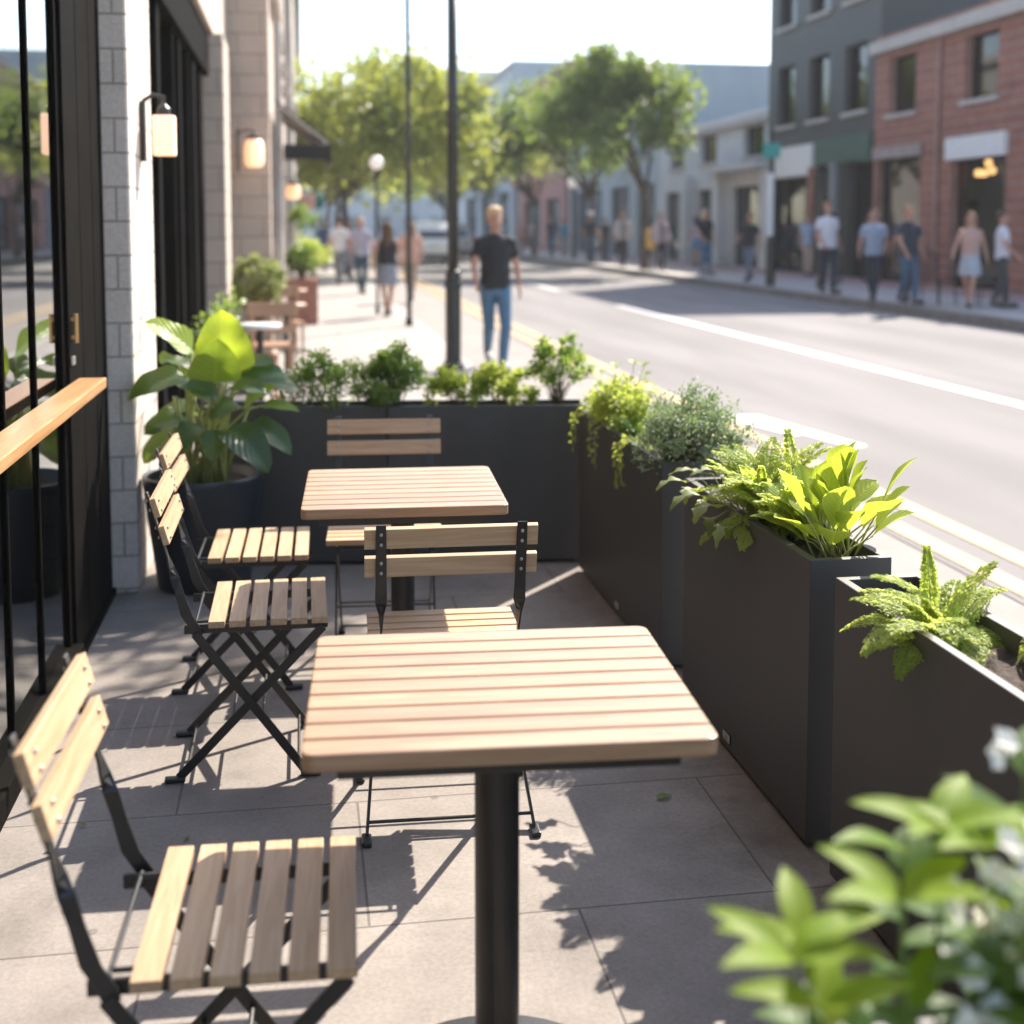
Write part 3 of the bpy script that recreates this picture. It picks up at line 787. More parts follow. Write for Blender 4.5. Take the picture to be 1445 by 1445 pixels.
# ------------------------------------------------------------------ plants in the back planters
def shrub(*a, **k):
    label = k.pop('label'); cat = k.pop('cat', 'plant'); group = k.pop('group', None)
    o = bush(*a, **k)
    return tag(o, label, cat, group)
G = 'plants in the planter boxes'
SZ = .665
shrub('flowering_shrub', (.10, 5.73, SZ), (.10, 5.72, .80), (.17, .09, .135), 2700, .019, .011, M['lf_shrub'], seed=11, flowers=46, fl=.0085, label='loose green shrub with small pale flowers at the left end of the back planters', group=G)
shrub('round_shrub', (.40, 5.68, SZ), (.395, 5.68, .805), (.155, .12, .15), 5200, .018, .0115, M['lf_green'], seed=12, clumps=44, flowers=34, fl=.008, label='dense round dark green shrub astride the seam of the back planters', group=G)
shrub('yellow_shrub', (.685, 5.66, SZ), (.685, 5.66, .765), (.145, .09, .09), 2700, .016, .012, M['lf_lime'], seed=13, label='low yellow-green shrub left of the blond walker feet, in the back planter', group=G)
shrub('yellow_flowering_shrub', (.885, 5.64, SZ), (.885, 5.64, .785), (.145, .09, .105), 3100, .017, .012, M['lf_lime'], seed=14, flowers=20, fl=.008, fmat=M['petal_white'], label='low yellow-green shrub beside the small tree-like shrub, in the back planter', group=G)
# little tree-like shrub with bare stems below its crown
shrub('tree_like_shrub', (1.125, 5.60, SZ), (1.14, 5.60, .875), (.135, .11, .12), 2600, .018, .011, M['lf_shrub'], seed=15, clumps=50, jitter=.32, bottom=-.6, label='small tree-like shrub on bare thin stems at the corner of the back planter', group=G)
fl_ = empty('flower_cluster', (-.06, 5.75, SZ), 0, 'small orange and white flowers beside the big potted plant in the back planter', 'flowers', G)
f1 = MB(); f2_ = MB(); f3 = MB()
for k in range(34):
    p = Vector((rng.uniform(-.10, .12), rng.uniform(-.05, .04), rng.uniform(.06, .19)))
    f3.tube([(p.x * .6, p.y * .6, 0), p], [.002, .0012], 4)
    nrm = (rv() * .5 + Vector((0, -.5, .8))).normalized(); a = nrm.orthogonal().normalized(); b = nrm.cross(a)
    tgt = f1 if k % 3 == 0 else f2_
    for m_ in range(6):
        an = m_ * PI / 3; dd = a * math.cos(an) + b * math.sin(an)
        diamonds(tgt, [p], [(dd + nrm * .25).normalized()], [nrm], [.016], [.011], [rng.random()])
f1.build('blossom', M['petal_orange'], fl_, leaf=True, fix=False); f2_.build('blossom', M['petal_white'], fl_, leaf=True, fix=False); f3.build('stem', M['stem'], fl_)

# ------------------------------------------------------------------ right row: P1
shrub('trailing_plant', (1.285, 5.02, SZ), (1.265, 4.98, .76), (.115, .30, .085), 4200, .020, .014, M['lf_lime'], seed=21, clumps=46, upb=.15, label='lime green trailing plant spilling over the rim of the corner planter', group=G)
tr = empty('trailing_plant', (1.17, 5.0, .71), 0, 'lime trailing sprigs hanging down the inner face of the corner planter', 'plant', G)
mb = MB(); sm = MB()
for (y, ln) in ((.33, .17), (.27, .12), (-.02, .14), (-.10, .17), (-.45, .17), (-.52, .15), (-.49, .09)):
    x0 = .03; pts = [Vector((x0 + .05, y, -.02)), Vector((x0 - .01, y, .02)), Vector((-.03, y - .01, -.01)), Vector((-.035, y - .02, -ln * .5)), Vector((-.03, y - .025, -ln))]
    sm.tube(pts, .0014, 5)
    for k in range(26):
        s = k / 26 * 3.99; i = int(s); p = pts[i].lerp(pts[i + 1], s - i)
        d = (rv() + Vector((-.3, 0, -.5))).normalized()
        diamonds(mb, [p], [d], [Vector((-.6, 0, .5)) + rv() * .4], [.021], [.017], [rng.random()])
sm.tube([(.08, .34, -.02), (.085, 0, -.018), (.08, -.53, -.02)], .0025, 5)
mb.build('foliage', M['lf_lime'], tr, leaf=True, fix=False); sm.build('stem', M['stem_yellow'], tr)
shrub('blue_green_bush', (1.285, 4.32, SZ), (1.30, 4.20, .79), (.165, .27, .13), 7800, .0135, .0075, M['lf_blue'], seed=22, clumps=90, jitter=.34, label='dense blue-green small-leaved bush at the near end of the corner planter', group=G)
# broad dark leaf between them + upright sprigs at the corner
sp_ = empty('upright_sprig', (1.30, 5.28, SZ), 0, 'upright sprigs with loose rosettes of leaves behind the lime trailing plant at the corner', 'plant', G)
mb = MB(); sm = MB()
for (x, y, h) in ((-.02, .10, .20), (.03, .04, .235), (.10, .0, .25), (.14, -.04, .20), (.05, .14, .15), (.16, .06, .23), (-.05, .02, .16)):
    b = Vector((x * .5, y * .5, 0)); e = Vector((x, y, h)); m1 = b.lerp(e, .5) + rv() * .012
    sm.tube([b, m1, e], [.0022, .0018, .0012], 5)
    for q in (e, b.lerp(e, .7), m1):
        for k in range(7):
            an = k * 2 * PI / 7 + rng.random()
            add_leaf(mb, q, (math.cos(an), math.sin(an), .65), (0, 0, 1), rng.uniform(.03, .045), .014, 'lance', .3, .2, 0, 4, 1)
mb.build('foliage', M['lf_shrub'], sp_, leaf=True, fix=False, smooth=True); sm.build('stem', M['stem'], sp_)
bl = empty('broad_leaf_plant', (1.25, 4.72, SZ), 0, 'small plant with a few broad green leaves left of the blue-green bush', 'plant', G)
mb = MB()
for k in range(7):
    an = k * .9 + .4
    add_leaf(mb, (0, 0, .02), (math.cos(an) * .6, math.sin(an) * .6, .8), (-.2, -.3, .5), rng.uniform(.09, .13), .07, 'ovate', .5, .15, .03, 7, 3)
mb.build('foliage', M['lf_shrub'], bl, leaf=True, fix=False, smooth=True)

# ------------------------------------------------------------------ right row: P2
r5 = random.Random(5)
fr = []
for k in range(46): fr.append((r5.uniform(0, 360), r5.uniform(40, 86), r5.uniform(.17, .29), r5.uniform(.6, 1.4)))
for k in range(8): fr.append((r5.uniform(180, 300), r5.uniform(15, 40), r5.uniform(.16, .22), r5.uniform(.9, 1.4)))
fern('fern', (1.275, 3.36, .672), 'lacy yellow-green fern bushing over the rim in the middle of the right planter row', 'fern', fr, 31, M['lf_fern'], G)
fr = [(r5.uniform(0, 360), r5.uniform(45, 85), r5.uniform(.16, .25), r5.uniform(.4, .9)) for k in range(20)] + [(100, 86, .28, .25)]
fern('fern', (1.30, 3.17, .672), 'feathery fern with a tall upright frond just behind the broad-leaved yellow-green plant', 'fern', fr, 32, M['lf_fern'], G)
dp = empty('drooping_leaf_plant', (1.21, 3.40, .672), 0, 'plant with mottled lobed leaves hanging over the inner rim below the fern', 'plant', G)
mb = MB(); sm = MB()
for (y, x, z, L, az, dr, w_) in ((.28, -.07, .055, .11, 195, 1.5, .06), (.16, -.075, .05, .12, 250, 1.9, .07), (.06, -.08, .055, .13, 200, 1.7, .075), (-.05, -.08, .05, .13, 235, 2.0, .075), (-.0, -.085, .0, .12, 260, 2.2, .05), (-.15, -.085, .01, .13, 250, 2.3, .05), (.20, -.05, .10, .10, 170, 1.0, .06), (-.12, -.04, .11, .11, 200, 1.2, .06), (.10, -.03, .12, .10, 210, 1.0, .06)):
    d = Vector((math.cos(R(az)), math.sin(R(az)) * .5, .25))
    add_leaf(mb, (x, y, z), d, (0, 0, 1), L, w_, 'lobed', dr, .2, .04, 12, 3)
    sm.tube([(.03, y * .7, 0), (x * .4, y * .9, z * .7 + .03), (x, y, z)], .0016, 5)
mb.build('foliage', M['lf_speckle'], dp, leaf=True, fix=False, smooth=True); sm.build('stem', M['stem_yellow'], dp)
ho = empty('broad_leaf_plant', (1.285, 2.945, .672), 0, 'upright plant with broad striped yellow-green leaves at the near end of a right planter', 'plant', G)
mb = MB(); sm = MB(); r6 = random.Random(9)
for k in range(40):
    an = r6.uniform(0, 2 * PI); tilt = r6.uniform(.05, .75) if k < 26 else r6.uniform(.5, 1.05)
    hgt = r6.uniform(.10, .19) * (1.15 - .45 * tilt)
    b = Vector((r6.uniform(-.035, .035), r6.uniform(-.06, .06), 0))
    d = Vector((math.cos(an) * math.sin(tilt), math.sin(an) * math.sin(tilt) * 1.25, math.cos(tilt)))
    e = b + d * hgt
    sm.tube([b, b.lerp(e, .5) + Vector((0, 0, .01)), e], [.0028, .0024, .002], 5)
    out = Vector((math.cos(an), math.sin(an), .0))
    add_leaf(mb, e - d * .01, d, Vector((0, 0, 1)) * .6 - out * .8 + rv(r6) * .3, r6.uniform(.10, .15), r6.uniform(.062, .088), 'obovate', r6.uniform(.2, .7), .28, .02, 9, 3, r6.random())
mb.build('foliage', M['lf_hosta'], ho, leaf=True, fix=False, smooth=True); sm.build('stem', M['stem_yellow'], ho, smooth=True)
# ------------------------------------------------------------------ right row: P3
fr = [(r5.uniform(0, 360), r5.uniform(15, 70), r5.uniform(.13, .21), r5.uniform(.6, 1.5)) for k in range(26)] + [(80, 84, .165, .3), (200, 35, .2, 1.3), (150, 30, .2, 1.2), (215, 25, .19, 1.4), (110, 40, .19, 1.0)]
fern('fern', (1.275, 2.37, .672), 'yellow-green fern at the right edge beside bare dark soil', 'fern', fr, 41, M['lf_fern'], G)
fr = [(r5.uniform(-30, 80), r5.uniform(30, 65), r5.uniform(.11, .17), r5.uniform(.6, 1.2)) for k in range(8)]
fern('fern', (1.335, 2.14, .672), 'smaller fern cut by the right edge, beyond the bare soil', 'fern', fr, 42, M['lf_fern'], G)
pf = empty('pink_flower', (1.33, 2.13, .672), 0, 'single pink flower at the right edge above the ferns', 'flower')
mb = MB()
p = Vector((.0, .0, .17)); nrm = Vector((-.3, -.8, .4)).normalized(); a = nrm.orthogonal().normalized(); b = nrm.cross(a)
for m_ in range(10):
    an = m_ * PI / 5; dd = a * math.cos(an) + b * math.sin(an)
    diamonds(mb, [p], [(dd + nrm * .4).normalized()], [nrm], [.02], [.014], [rng.random()])
mb.build('blossom', M['petal_pink'], pf, leaf=True, fix=False); MB().tube([(0, 0, 0), (.005, 0, .1), p], .0016, 5).build('stem', M['stem'], pf)
lc = []
# ------------------------------------------------------------------ near blurred plant
np_ = empty('flowering_plant', (.60, 1.05, .555), 0, 'out-of-focus leafy plant at the near right corner, small white flowers doubling as painted glints', 'plant', G)
mb = MB(); md = MB(); sm = MB(); fb = MB(); r8 = random.Random(23)
heads = []
for k in range(58):
    x = r8.uniform(-.16, .40); ztop = .35 + .06 * math.sin((x + .05) * 9) + r8.uniform(-.20, .01)
    if x < -.06: ztop -= .05
    e = Vector((x, r8.uniform(-.09, .10), ztop))
    b = Vector((x * .55 + r8.uniform(-.03, .03), e.y * .5, 0))
    m1 = b.lerp(e, .55) + Vector((r8.uniform(-.02, .02), r8.uniform(-.02, .02), .02))
    sm.tube([b, m1, e], [.0028, .0022, .0014], 5)
    for j in range(7):
        q = m1.lerp(e, j / 6)
        an = j * 2.4 + k
        d = Vector((math.cos(an), math.sin(an), r8.uniform(.15, .8)))
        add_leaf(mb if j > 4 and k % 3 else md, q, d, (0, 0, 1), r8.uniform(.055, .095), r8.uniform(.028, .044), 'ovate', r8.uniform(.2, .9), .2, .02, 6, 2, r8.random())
    if k % 2 == 0:
        heads.append(e)
for (x, y, z) in ((-.09, -.05, .36), (-.16, .0, .30), (-.19, -.05, .315), (-.165, -.06, .275), (.125, .0, .33), (.02, 0, .375), (-.02, .02, .385)):
    for j in range(4):
        an = j * 1.6 + x * 30
        add_leaf(mb, (x, y, z), (math.cos(an), math.sin(an) * .6, .35), (0, -.2, 1), .085, .032, 'ovate', .6, .2, .02, 6, 2, .9)
    sm.tube([(x * .6, y, 0), (x * .9, y, z * .6), (x, y, z)], [.0028, .0022, .0014], 5)
for e in heads + [Vector((0.0, -.03, .33)), Vector((.03, -.05, .30)), Vector((-.03, -.05, .26))]:  # white flowers that also stand in for glints off the leaves
    for q in range(4):
        c = e + rv(r8) * .03 + Vector((0, 0, .006)); nrm = (Vector((0, -.6, .6)) + rv(r8) * .5).normalized(); a = nrm.orthogonal().normalized(); b = nrm.cross(a)
        for m_ in range(5):
            an = m_ * 2 * PI / 5; dd = a * math.cos(an) + b * math.sin(an)
            diamonds(fb, [c], [(dd + nrm * .3).normalized()], [nrm], [.016], [.014], [r8.random()])
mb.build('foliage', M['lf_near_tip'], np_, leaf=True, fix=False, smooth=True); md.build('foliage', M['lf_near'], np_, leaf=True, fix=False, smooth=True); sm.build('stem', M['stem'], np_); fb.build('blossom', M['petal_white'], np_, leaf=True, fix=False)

# fallen leaves on the patio
for (x, y, a, m, lb) in ((.90, 3.13, .4, 'lf_shrub', 'small fallen green leaf on the shaded floor beside the right planters'), (-.62, 3.72, 2.0, 'lf_lime', 'tiny fallen yellow leaf on the sunlit floor at the left'), (-.30, 3.10, 1.1, 'lf_speckle', 'tiny fallen brown leaf on the shaded floor left of the front table'), (-.55, 3.22, 2.8, 'lf_speckle', 'tiny fallen brown leaf on the floor near the left chairs'), (-.05, 3.05, 4.0, 'lf_speckle', 'tiny fallen brown leaf beside the front table column')):
    t = MB(); L = .05 if m == 'lf_shrub' else .022
    add_leaf(t, (0, 0, .004), (math.cos(a), math.sin(a), .12), (0, 0, 1), L, L * .5, 'ovate', .5, .3, .05, 6, 2)
    o = t.build('fallen_leaf', M[m], leaf=True, fix=False, smooth=True); o.location = (x, y, .001); tag(o, lb, 'leaf', 'fallen leaves on the patio floor')

# ------------------------------------------------------------------ cafe building on the left
cb = empty('cafe_building', (-.9, 5.0, 0), 0, 'cafe front at the left with black framed windows and pale stone pillars', 'building')
def part(name, mb, mat, par=cb, bevel=0):
    mb.v = [(x - par.location.x, y - par.location.y, z - par.location.z) for x, y, z in mb.v]
    return mb.build(name, mat, par, bevel=bevel)
part('pillar', MB().b2(-1.05, -.675, 5.32, 6.12, 0, 3.1), M['stone'], bevel=.012)
part('pillar', MB().b2(-1.05, -.62, 11.0, 11.75, 0, 3.1), M['beige'], bevel=.012)
up_ = part('upper_wall', MB().b2(-1.30, -.70, -1.5, 13.0, 3.104, 7.5), M['beige'])
part('header', MB().b2(-.98, -.74, -1.5, 5.316, 2.75, 3.10), M['frame_black'], bevel=.004)
part('header', MB().b2(-.98, -.74, 6.124, 10.996, 2.75, 3.10), M['frame_black'], bevel=.004)
part('header', MB().b2(-.98, -.74, 11.754, 13.0, 2.75, 3.10), M['frame_black'], bevel=.004)
part('sill', MB().b2(-.98, -.755, -1.5, 4.466, 0, .075), M['frame_black'], bevel=.004)
part('threshold', MB().b2(-.98, -.765, 4.470, 5.316, 0, .03), M['frame_black'], bevel=.003)
part('sill', MB().b2(-.98, -.755, 6.124, 10.996, 0, .12), M['frame_black'], bevel=.004)
# near window: mullions and one pane
wd_ = part('window', MB().b2(-.8015, -.790, 4.425, 4.45, .077, 2.748), M['frame_black'], bevel=.003)
for y in (4.0, 3.58, 3.16, 2.74, 2.32):
    q = MB().b2(-.8015, -.792, y - .009, y + .009, .077, 2.748); q.v = [(a + .9, b - 5.0, c) for a, b, c in q.v]
    q.build('mullion', M['frame_black'], wd_, bevel=.003)
q = MB().b2(-.807, -.802, -1.5, 4.466, .077, 2.748); q.v = [(a + .9, b - 5.0, c) for a, b, c in q.v]
q.build('pane', M['glass'], wd_)
# black grooved door panel with brass handle
dm = MB().b2(-.83, -.79, 4.470, 5.316, .034, 2.748)
for k in range(3):
    y = 4.475 + k * .281
    dm.b2(-.7898, -.778, y, y + .272, .036, 2.746)
dr = part('door', dm, M['frame_black'], bevel=.003)
q = MB().tube([(-.762, 4.52, 1.105), (-.762, 4.52, 1.205)], .0085, 10); q.b2(-.7775, -.760, 4.513, 4.527, 1.118, 1.13); q.b2(-.7775, -.760, 4.513, 4.527, 1.18, 1.192)
q.v = [(a + .9, b - 5.0, c) for a, b, c in q.v]; q.build('handle', M['brass'], dr, smooth=False)
q = MB().b2(-.7775, -.768, 4.49, 4.535, 1.03, 1.06); q.v = [(a + .9, b - 5.0, c) for a, b, c in q.v]; q.build('lock', M['steel_grey'], dr, bevel=.003)
# far windows of the cafe
w2 = part('window', MB().b2(-.86, -.80, 6.124, 6.20, .12, 2.75), M['frame_black'], bevel=.003)
for y, ww in ((6.72, .06), (7.45, .16), (8.3, .06), (8.75, .14), (9.4, .05), (9.9, .22), (10.6, .3)):
    q = MB().b2(-.86, -.775, y - ww / 2, y + ww / 2, .122, 2.748); q.v = [(a + .9, b - 5.0, c) for a, b, c in q.v]
    q.build('mullion', M['frame_black'], w2, bevel=.003)
q = MB().b2(-.842, -.836, 6.204, 10.99, .122, 2.748); q.v = [(a + .9, b - 5.0, c) for a, b, c in q.v]; q.build('pane', M['glass'], w2)
w3 = part('door', MB().b2(-1.0, -.95, 11.754, 13.0, 0.0, 2.748), M['glass_dark'])
# interior
part('interior_floor', MB().b2(-5.2, -1.0, -1.5, 13, .002, .01), M['interior_wood'])
part('back_wall', MB().b2(-5.4, -5.2, -1.5, 13, 0, 3.1), M['interior'])
part('ceiling', MB().b2(-5.2, -1.0, -1.5, 13, 3.0, 3.1), M['interior'])
part('side_wall', MB().b2(-5.2, -1.05, 5.5, 5.7, .012, 2.99), M['interior'])
part('side_wall', MB().b2(-5.2, -1.05, 12.8, 12.95, .012, 2.99), M['interior'])
part('side_wall', MB().b2(-5.2, -.98, -1.7, -1.5, 0, 3.1), M['interior'])
# wooden counter ledge under the window
tag(MB().b2(-.765, -.672, 2.2, 4.56, .945, .98).build('counter_ledge', M['shelf_wood'], bevel=.004), 'wooden bar ledge fixed along the cafe window at the left edge', 'ledge')
# bench and table behind the glass
it = empty('wooden_bench', (-1.75, 3.9, 0), 0, 'slatted wooden bench dimly visible behind the cafe window', 'bench')
MB().b2(-.25, .25, -1.0, 1.0, .41, .45).build('seat', M['interior_wood'], it, bevel=.01)
q = MB(); q.b2(-.3, -.26, -1.0, 1.0, .80, .90); q.b2(-.3, -.26, -1.0, 1.0, .62, .72); q.build('backrest', M['interior_wood'], it, bevel=.005)
for x in (-.28, .2):
    for y in (-.9, .9): MB().b2(x - .02, x + .02, y - .02, y + .02, .01, .41 if x > 0 else .9).build('leg', M['black'], it)

# wall lamps
def wall_lamp(x, y, z, r, h, label, sx, mat, rect=False):
    t = empty('wall_lamp', (x, y, z), 0, label, 'lamp', 'lit wall lamps along the cafe fronts')
    if rect:
        MB().prism(rrect(-r, r, -r, r, r * .35), -h / 2, h / 2).build('lamp_shade', mat, t, bevel=.006)
    else:
        pr = [(r * .55, -h / 2), (r * .85, -h * .46), (r, -h * .3), (r * 1.02, 0), (r * .97, h * .3), (r * .8, h * .45), (r * .5, h * .5)]
        MB().lathe(pr, 24).build('lamp_shade', mat, t, smooth=True)
    MB().lathe([(r * .6, h / 2), (r * .6, h / 2 + .03), (r * .2, h / 2 + .05)], 20).build('cap', M['black'], t)
    b = MB().tube([(0, 0, h / 2 + .04), (0, 0, h / 2 + .08), (sx * .5, 0, h / 2 + .09), (sx, 0, h / 2 + .06)], .009, 8)
    b.box((sx, 0, h * .1), (.02, r * 1.1, h * 1.5))
    b.build('bracket', M['black'], t)
    return t
wall_lamp(-.575, 5.70, 1.89, .047, .17, 'lit wall lamp nearest the camera, on the white stone pillar above the potted plant', -.088, M['lamp_glow'], True)
wall_lamp(-.44, 12.7, 2.21, .095, .27, 'lit rounded wall lamp on the second beige pillar', -.155, M['lamp_glow'])
wall_lamp(-.10, 18.0, 1.98, .10, .20, 'lit lamp hanging under the black awning down the left pavement', -.22, M['lamp_glow'])

# neighbouring fronts on the left
def block(name, label, x0, x1, y0, y1, h, mat, cat='building', openings=(), gmat=None, face='x+', floors=(), zo=(.12, 2.7), fmat=None, group=None):
    """building with recessed openings in its street face (east face for x1, west face for face='x-')"""
    t = empty(name, ((x0 + x1) / 2, (y0 + y1) / 2, 0), 0, label, cat, group)
    ox, oy = t.location.x, t.location.y
    def P(n, mb, m, par=t, bevel=0):
        mb.v = [(a - ox, b - oy, c) for a, b, c in mb.v]
        return mb.build(n, m, par, bevel=bevel)
    sgn = 1 if face == 'x+' else -1
    xf = x1 if sgn > 0 else x0          # street face plane
    xi = xf - sgn * .35                 # back of the facade layer
    def lay(a, b, y_0, y_1, z_0, z_1): return (min(a, b), max(a, b), y_0, y_1, z_0, z_1)
    wall = MB()
    core_x = (x0, xi - .9) if sgn > 0 else (xi + .9, x1)
    rows = [(zo[0], zo[1], list(openings))] + [(z0, z1, list(wins)) for z0, z1, wins in floors]
    P('cornice', MB().b2(*lay(xf + sgn * .002, xf + sgn * .22, y0 + .02, y1 - .02, h - .45, h - .15)), M['plaster'] if mat.name != 'dark_facade' else M['grey_column'], bevel=.03)
    rows.sort(); zc = 0.0
    for z0, z1, ops in rows:
        if z0 > zc + 1e-4: wall.b2(*lay(xi, xf, y0, y1, zc, z0))
        yc = y0
        for a, b in sorted(ops):
            wall.b2(*lay(xi, xf, yc, a, z0, z1)); yc = b
        wall.b2(*lay(xi, xf, yc, y1, z0, z1)); zc = z1
    if zc < h - 1e-4: wall.b2(*lay(xi, xf, y0, y1, zc, h))
    P('wall', wall, mat)
    P('interior', MB().b2(core_x[0], core_x[1], y0 + .01, y1 - .01, 0, h - .02), M['shop_dark'])
    P('roof', MB().b2(*lay(xi - sgn * .0, core_x[0] if sgn > 0 else core_x[1], y0 + .01, y1 - .01, h - .018, h - .002)), M['grey_column'])
    for yy in (y0, y1 - .1):
        P('side_wall', MB().b2(*lay(xi - sgn * .002, core_x[0] if sgn > 0 else core_x[1], yy + .003, yy + .097, 0, h - .02)), mat)
    for z0, z1, ops in rows:
        for a, b in ops:
            if z0 > 3.3: P('window_sill', MB().b2(*lay(xf + sgn * .002, xf + sgn * .10, a - .1, b + .1, z0 - .12, z0 - .01)), M['plaster'], bevel=.01)
            xg = xf - sgn * .22
            fr_ = MB()
            fw_ = .06
            fr_.b2(*lay(xg - .03, xg + .03, a, a + fw_, z0, z1)); fr_.b2(*lay(xg - .03, xg + .03, b - fw_, b, z0, z1))
            fr_.b2(*lay(xg - .03, xg + .03, a + fw_, b - fw_, z1 - fw_, z1)); fr_.b2(*lay(xg - .03, xg + .03, a + fw_, b - fw_, z0, z0 + fw_))
            nm = max(1, int((b - a) / 1.2))
            for k in range(1, nm):
                yy = a + (b - a) * k / nm
                fr_.b2(*lay(xg - .025, xg + .025, yy - .025, yy + .025, z0 + fw_, z1 - fw_))
            f_ = P('window', fr_, fmat or M['frame_black'])
            g = MB().b2(*lay(xg - .006, xg + .006, a + fw_, b - fw_, z0 + fw_, z1 - fw_)); g.v = [(p - ox, q - oy, c) for p, q, c in g.v]
            g.build('pane', gmat or M['glass_dark'], f_)
    return t, P
nb, P = block('beige_shopfront', 'beige shopfront with dark glass beyond the second pillar on the left', -5.5, -.30, 13.02, 27.0, 7.5, M['beige'], openings=((13.5, 15.6), (16.6, 18.4), (19.3, 22.2), (23, 26)), floors=((4.0, 5.6, ((14, 15.2), (17, 18.2), (20, 21.2), (23, 24.2))),))
P('downpipe', MB().tube([(-.26, 15.95, .02), (-.26, 15.95, 7.4)], .045, 10), M['plaster'])
block('far_left_building', 'distant pale building at the left end of the pavement', -8, -.15, 27.1, 62, 9, M['plaster'], openings=((28, 31), (33, 36), (39, 43), (46, 50), (53, 57)), floors=((4.2, 6.0, ((29, 30.3), (33, 34.3), (38, 39.3), (43, 44.3), (48, 49.3))),))
# awning with beige arms and black valance
aw = empty('awning', (-.30, 16.8, 2.3), 0, 'beige framed awning with a black valance over the left pavement', 'awning')
m_ = MB(); m_.add([(0, -.9, .75), (0, 1.5, .75), (.66, 1.5, .24), (.66, -.9, .24), (0, -.9, .73), (0, 1.5, .73), (.66, 1.5, .22), (.66, -.9, .22)], [(0, 1, 2, 3), (7, 6, 5, 4), (0, 3, 7, 4), (1, 5, 6, 2), (3, 2, 6, 7), (0, 4, 5, 1)])
m_.build('canopy', M['awning_black'], aw)
MB().b2(.655, .675, -.9, 1.5, 0.0, .215).build('valance', M['awning_black'], aw)
MB().b2(.10, .65, -.93, -.905, .02, .20).build('valance', M['awning_black'], aw)
for y in (-.9, .3, 1.48):
    MB().bar((0, y, .10), (.65, y, .215), .045, .03).build('arm', M['plaster'], aw)
    MB().bar((0, y, .70), (.62, y, .235), .05, .03).build('arm', M['plaster'], aw)
MB().bar((.0, -.92, .62), (.64, .2, .30), .05, .03).build('arm', M['plaster'], aw)
# teal canopy far away, orange hanging sign
ta = empty('awning', (.9, 55, 2.55), 0, 'small teal awning far down the left pavement', 'awning')
MB().add([(-1.05, 0, .35), (.05, 0, .35), (.05, -.8, 0), (-1.05, -.8, 0), (-1.05, 0, .31), (.05, 0, .31), (.05, -.8, -.04), (-1.05, -.8, -.04), (-1.05, -.82, -.28), (.05, -.82, -.28)], [(0, 1, 2, 3), (7, 6, 5, 4), (0, 3, 7, 4), (1, 5, 6, 2), (0, 4, 5, 1), (3, 2, 9, 8), (7, 8, 9, 6)]).build('canopy', M['teal'], ta)
MB().tube([(-.9, -.7, -2.55), (-.9, -.7, -.05)], .03, 8).build('post', M['grey_column'], ta); MB().tube([(-.1, -.7, -2.55), (-.1, -.7, -.05)], .03, 8).build('post', M['grey_column'], ta)
hs_ = empty('hanging_sign', (-.15, 30.5, 2.05), 0, 'salmon hanging sign beside the far lamp on the left', 'sign')
MB().box((.30, 0, .04), (.34, .05, .36)).build('sign_board', M['peach_wall'], hs_, bevel=.02); MB().tube([(0, 0, .27), (.5, 0, .27)], .015, 8).build('bracket', M['black'], hs_)

# ------------------------------------------------------------------ left pavement: cafe tables, chairs, topiary
def bistro(x, y, r, h, label, mat, col_mat):
    t = empty('pavement_table', (x, y, 0), 0, label, 'table', 'small tables on the left pavement')
    MB().lathe([(r - .008, h - .035), (r, h - .028), (r, h - .006), (r - .008, h)], 32).build('tabletop', mat, t)
    MB().lathe([(.025, .02), (.025, h - .036)], 14).build('column', col_mat, t)
    MB().lathe([(.2, 0), (.2, .012), (.03, .022)], 24).build('base', col_mat, t)
M['brown_wood'] = wood('brown_wood', (.34, .19, .11), (.48, .29, .18), 'x', .4)
bistro(-.33, 10.2, .17, .74, 'round table with a pale shiny top just beyond the big potted plant', M['white_plastic'], M['black'])
bistro(-.16, 12.9, .20, .74, 'round brown table in the middle of the left pavement row', M['brown_wood'], M['black'])
bistro(-.10, 15.6, .16, .75, 'round brown table farthest along, by the red planter', M['brown_wood'], M['black'])
def wood_chair(x, y, rz, label):
    t = empty('wooden_chair', (x, y, 0), rz, label, 'chair', 'wooden chairs on the left pavement')
    MB().prism(rrect(-.2, .2, -.2, .2, .04), .43, .465).build('seat', M['brown_wood'], t, bevel=.006)
    q = MB(); q.b2(-.21, .21, .18, .205, .72, .84); q.b2(-.21, .21, .18, .205, .57, .64); q.build('backrest', M['brown_wood'], t, bevel=.006)
    for a in (-.17, .17):
        MB().tube([(a, .18, 0), (a, .178, .43), (a, .178, .84)], [.014, .018, .014], 8).build('leg', M['brown_wood'], t)
        MB().tube([(a, -.18, 0), (a, -.17, .43)], [.013, .018], 8).build('leg', M['brown_wood'], t)
wood_chair(-.20, 14.2, R(12), 'wooden chair between two brown tables on the left pavement')
wood_chair(-.28, 11.5, R(185), 'wooden chair behind the pale round table on the left pavement')
tp = shrub('topiary_ball', (-.42, 11.9, .52), (-.40, 11.9, .99), (.245, .24, .245), 6500, .028, .018, M['lf_topiary'], seed=51, clumps=120, jitter=.22, outl=.3, label='round clipped pale green shrub in a pot before the second pillar', cat='shrub', bottom=-1.0)
MB().tube([(0, 0, -.2), (.0, 0, .1), (.01, 0, .35)], [.03, .026, .02], 8).build('trunk', M['bark'], tp)
MB().lathe([(.15, -.52), (.17, -.5), (.20, -.22), (.21, -.20), (.19, -.20), (.185, -.25)], 28).build('pot', M['terracotta'], tp)
tp2 = shrub('boxwood_bush', (0.0, 20.0, .70), (.02, 20.0, .98), (.235, .22, .26), 3600, .035, .022, M['lf_green'], seed=52, clumps=80, jitter=.25, outl=.3, label='dark green bush in a square terracotta planter by the left pavement', cat='shrub', bottom=-.7)
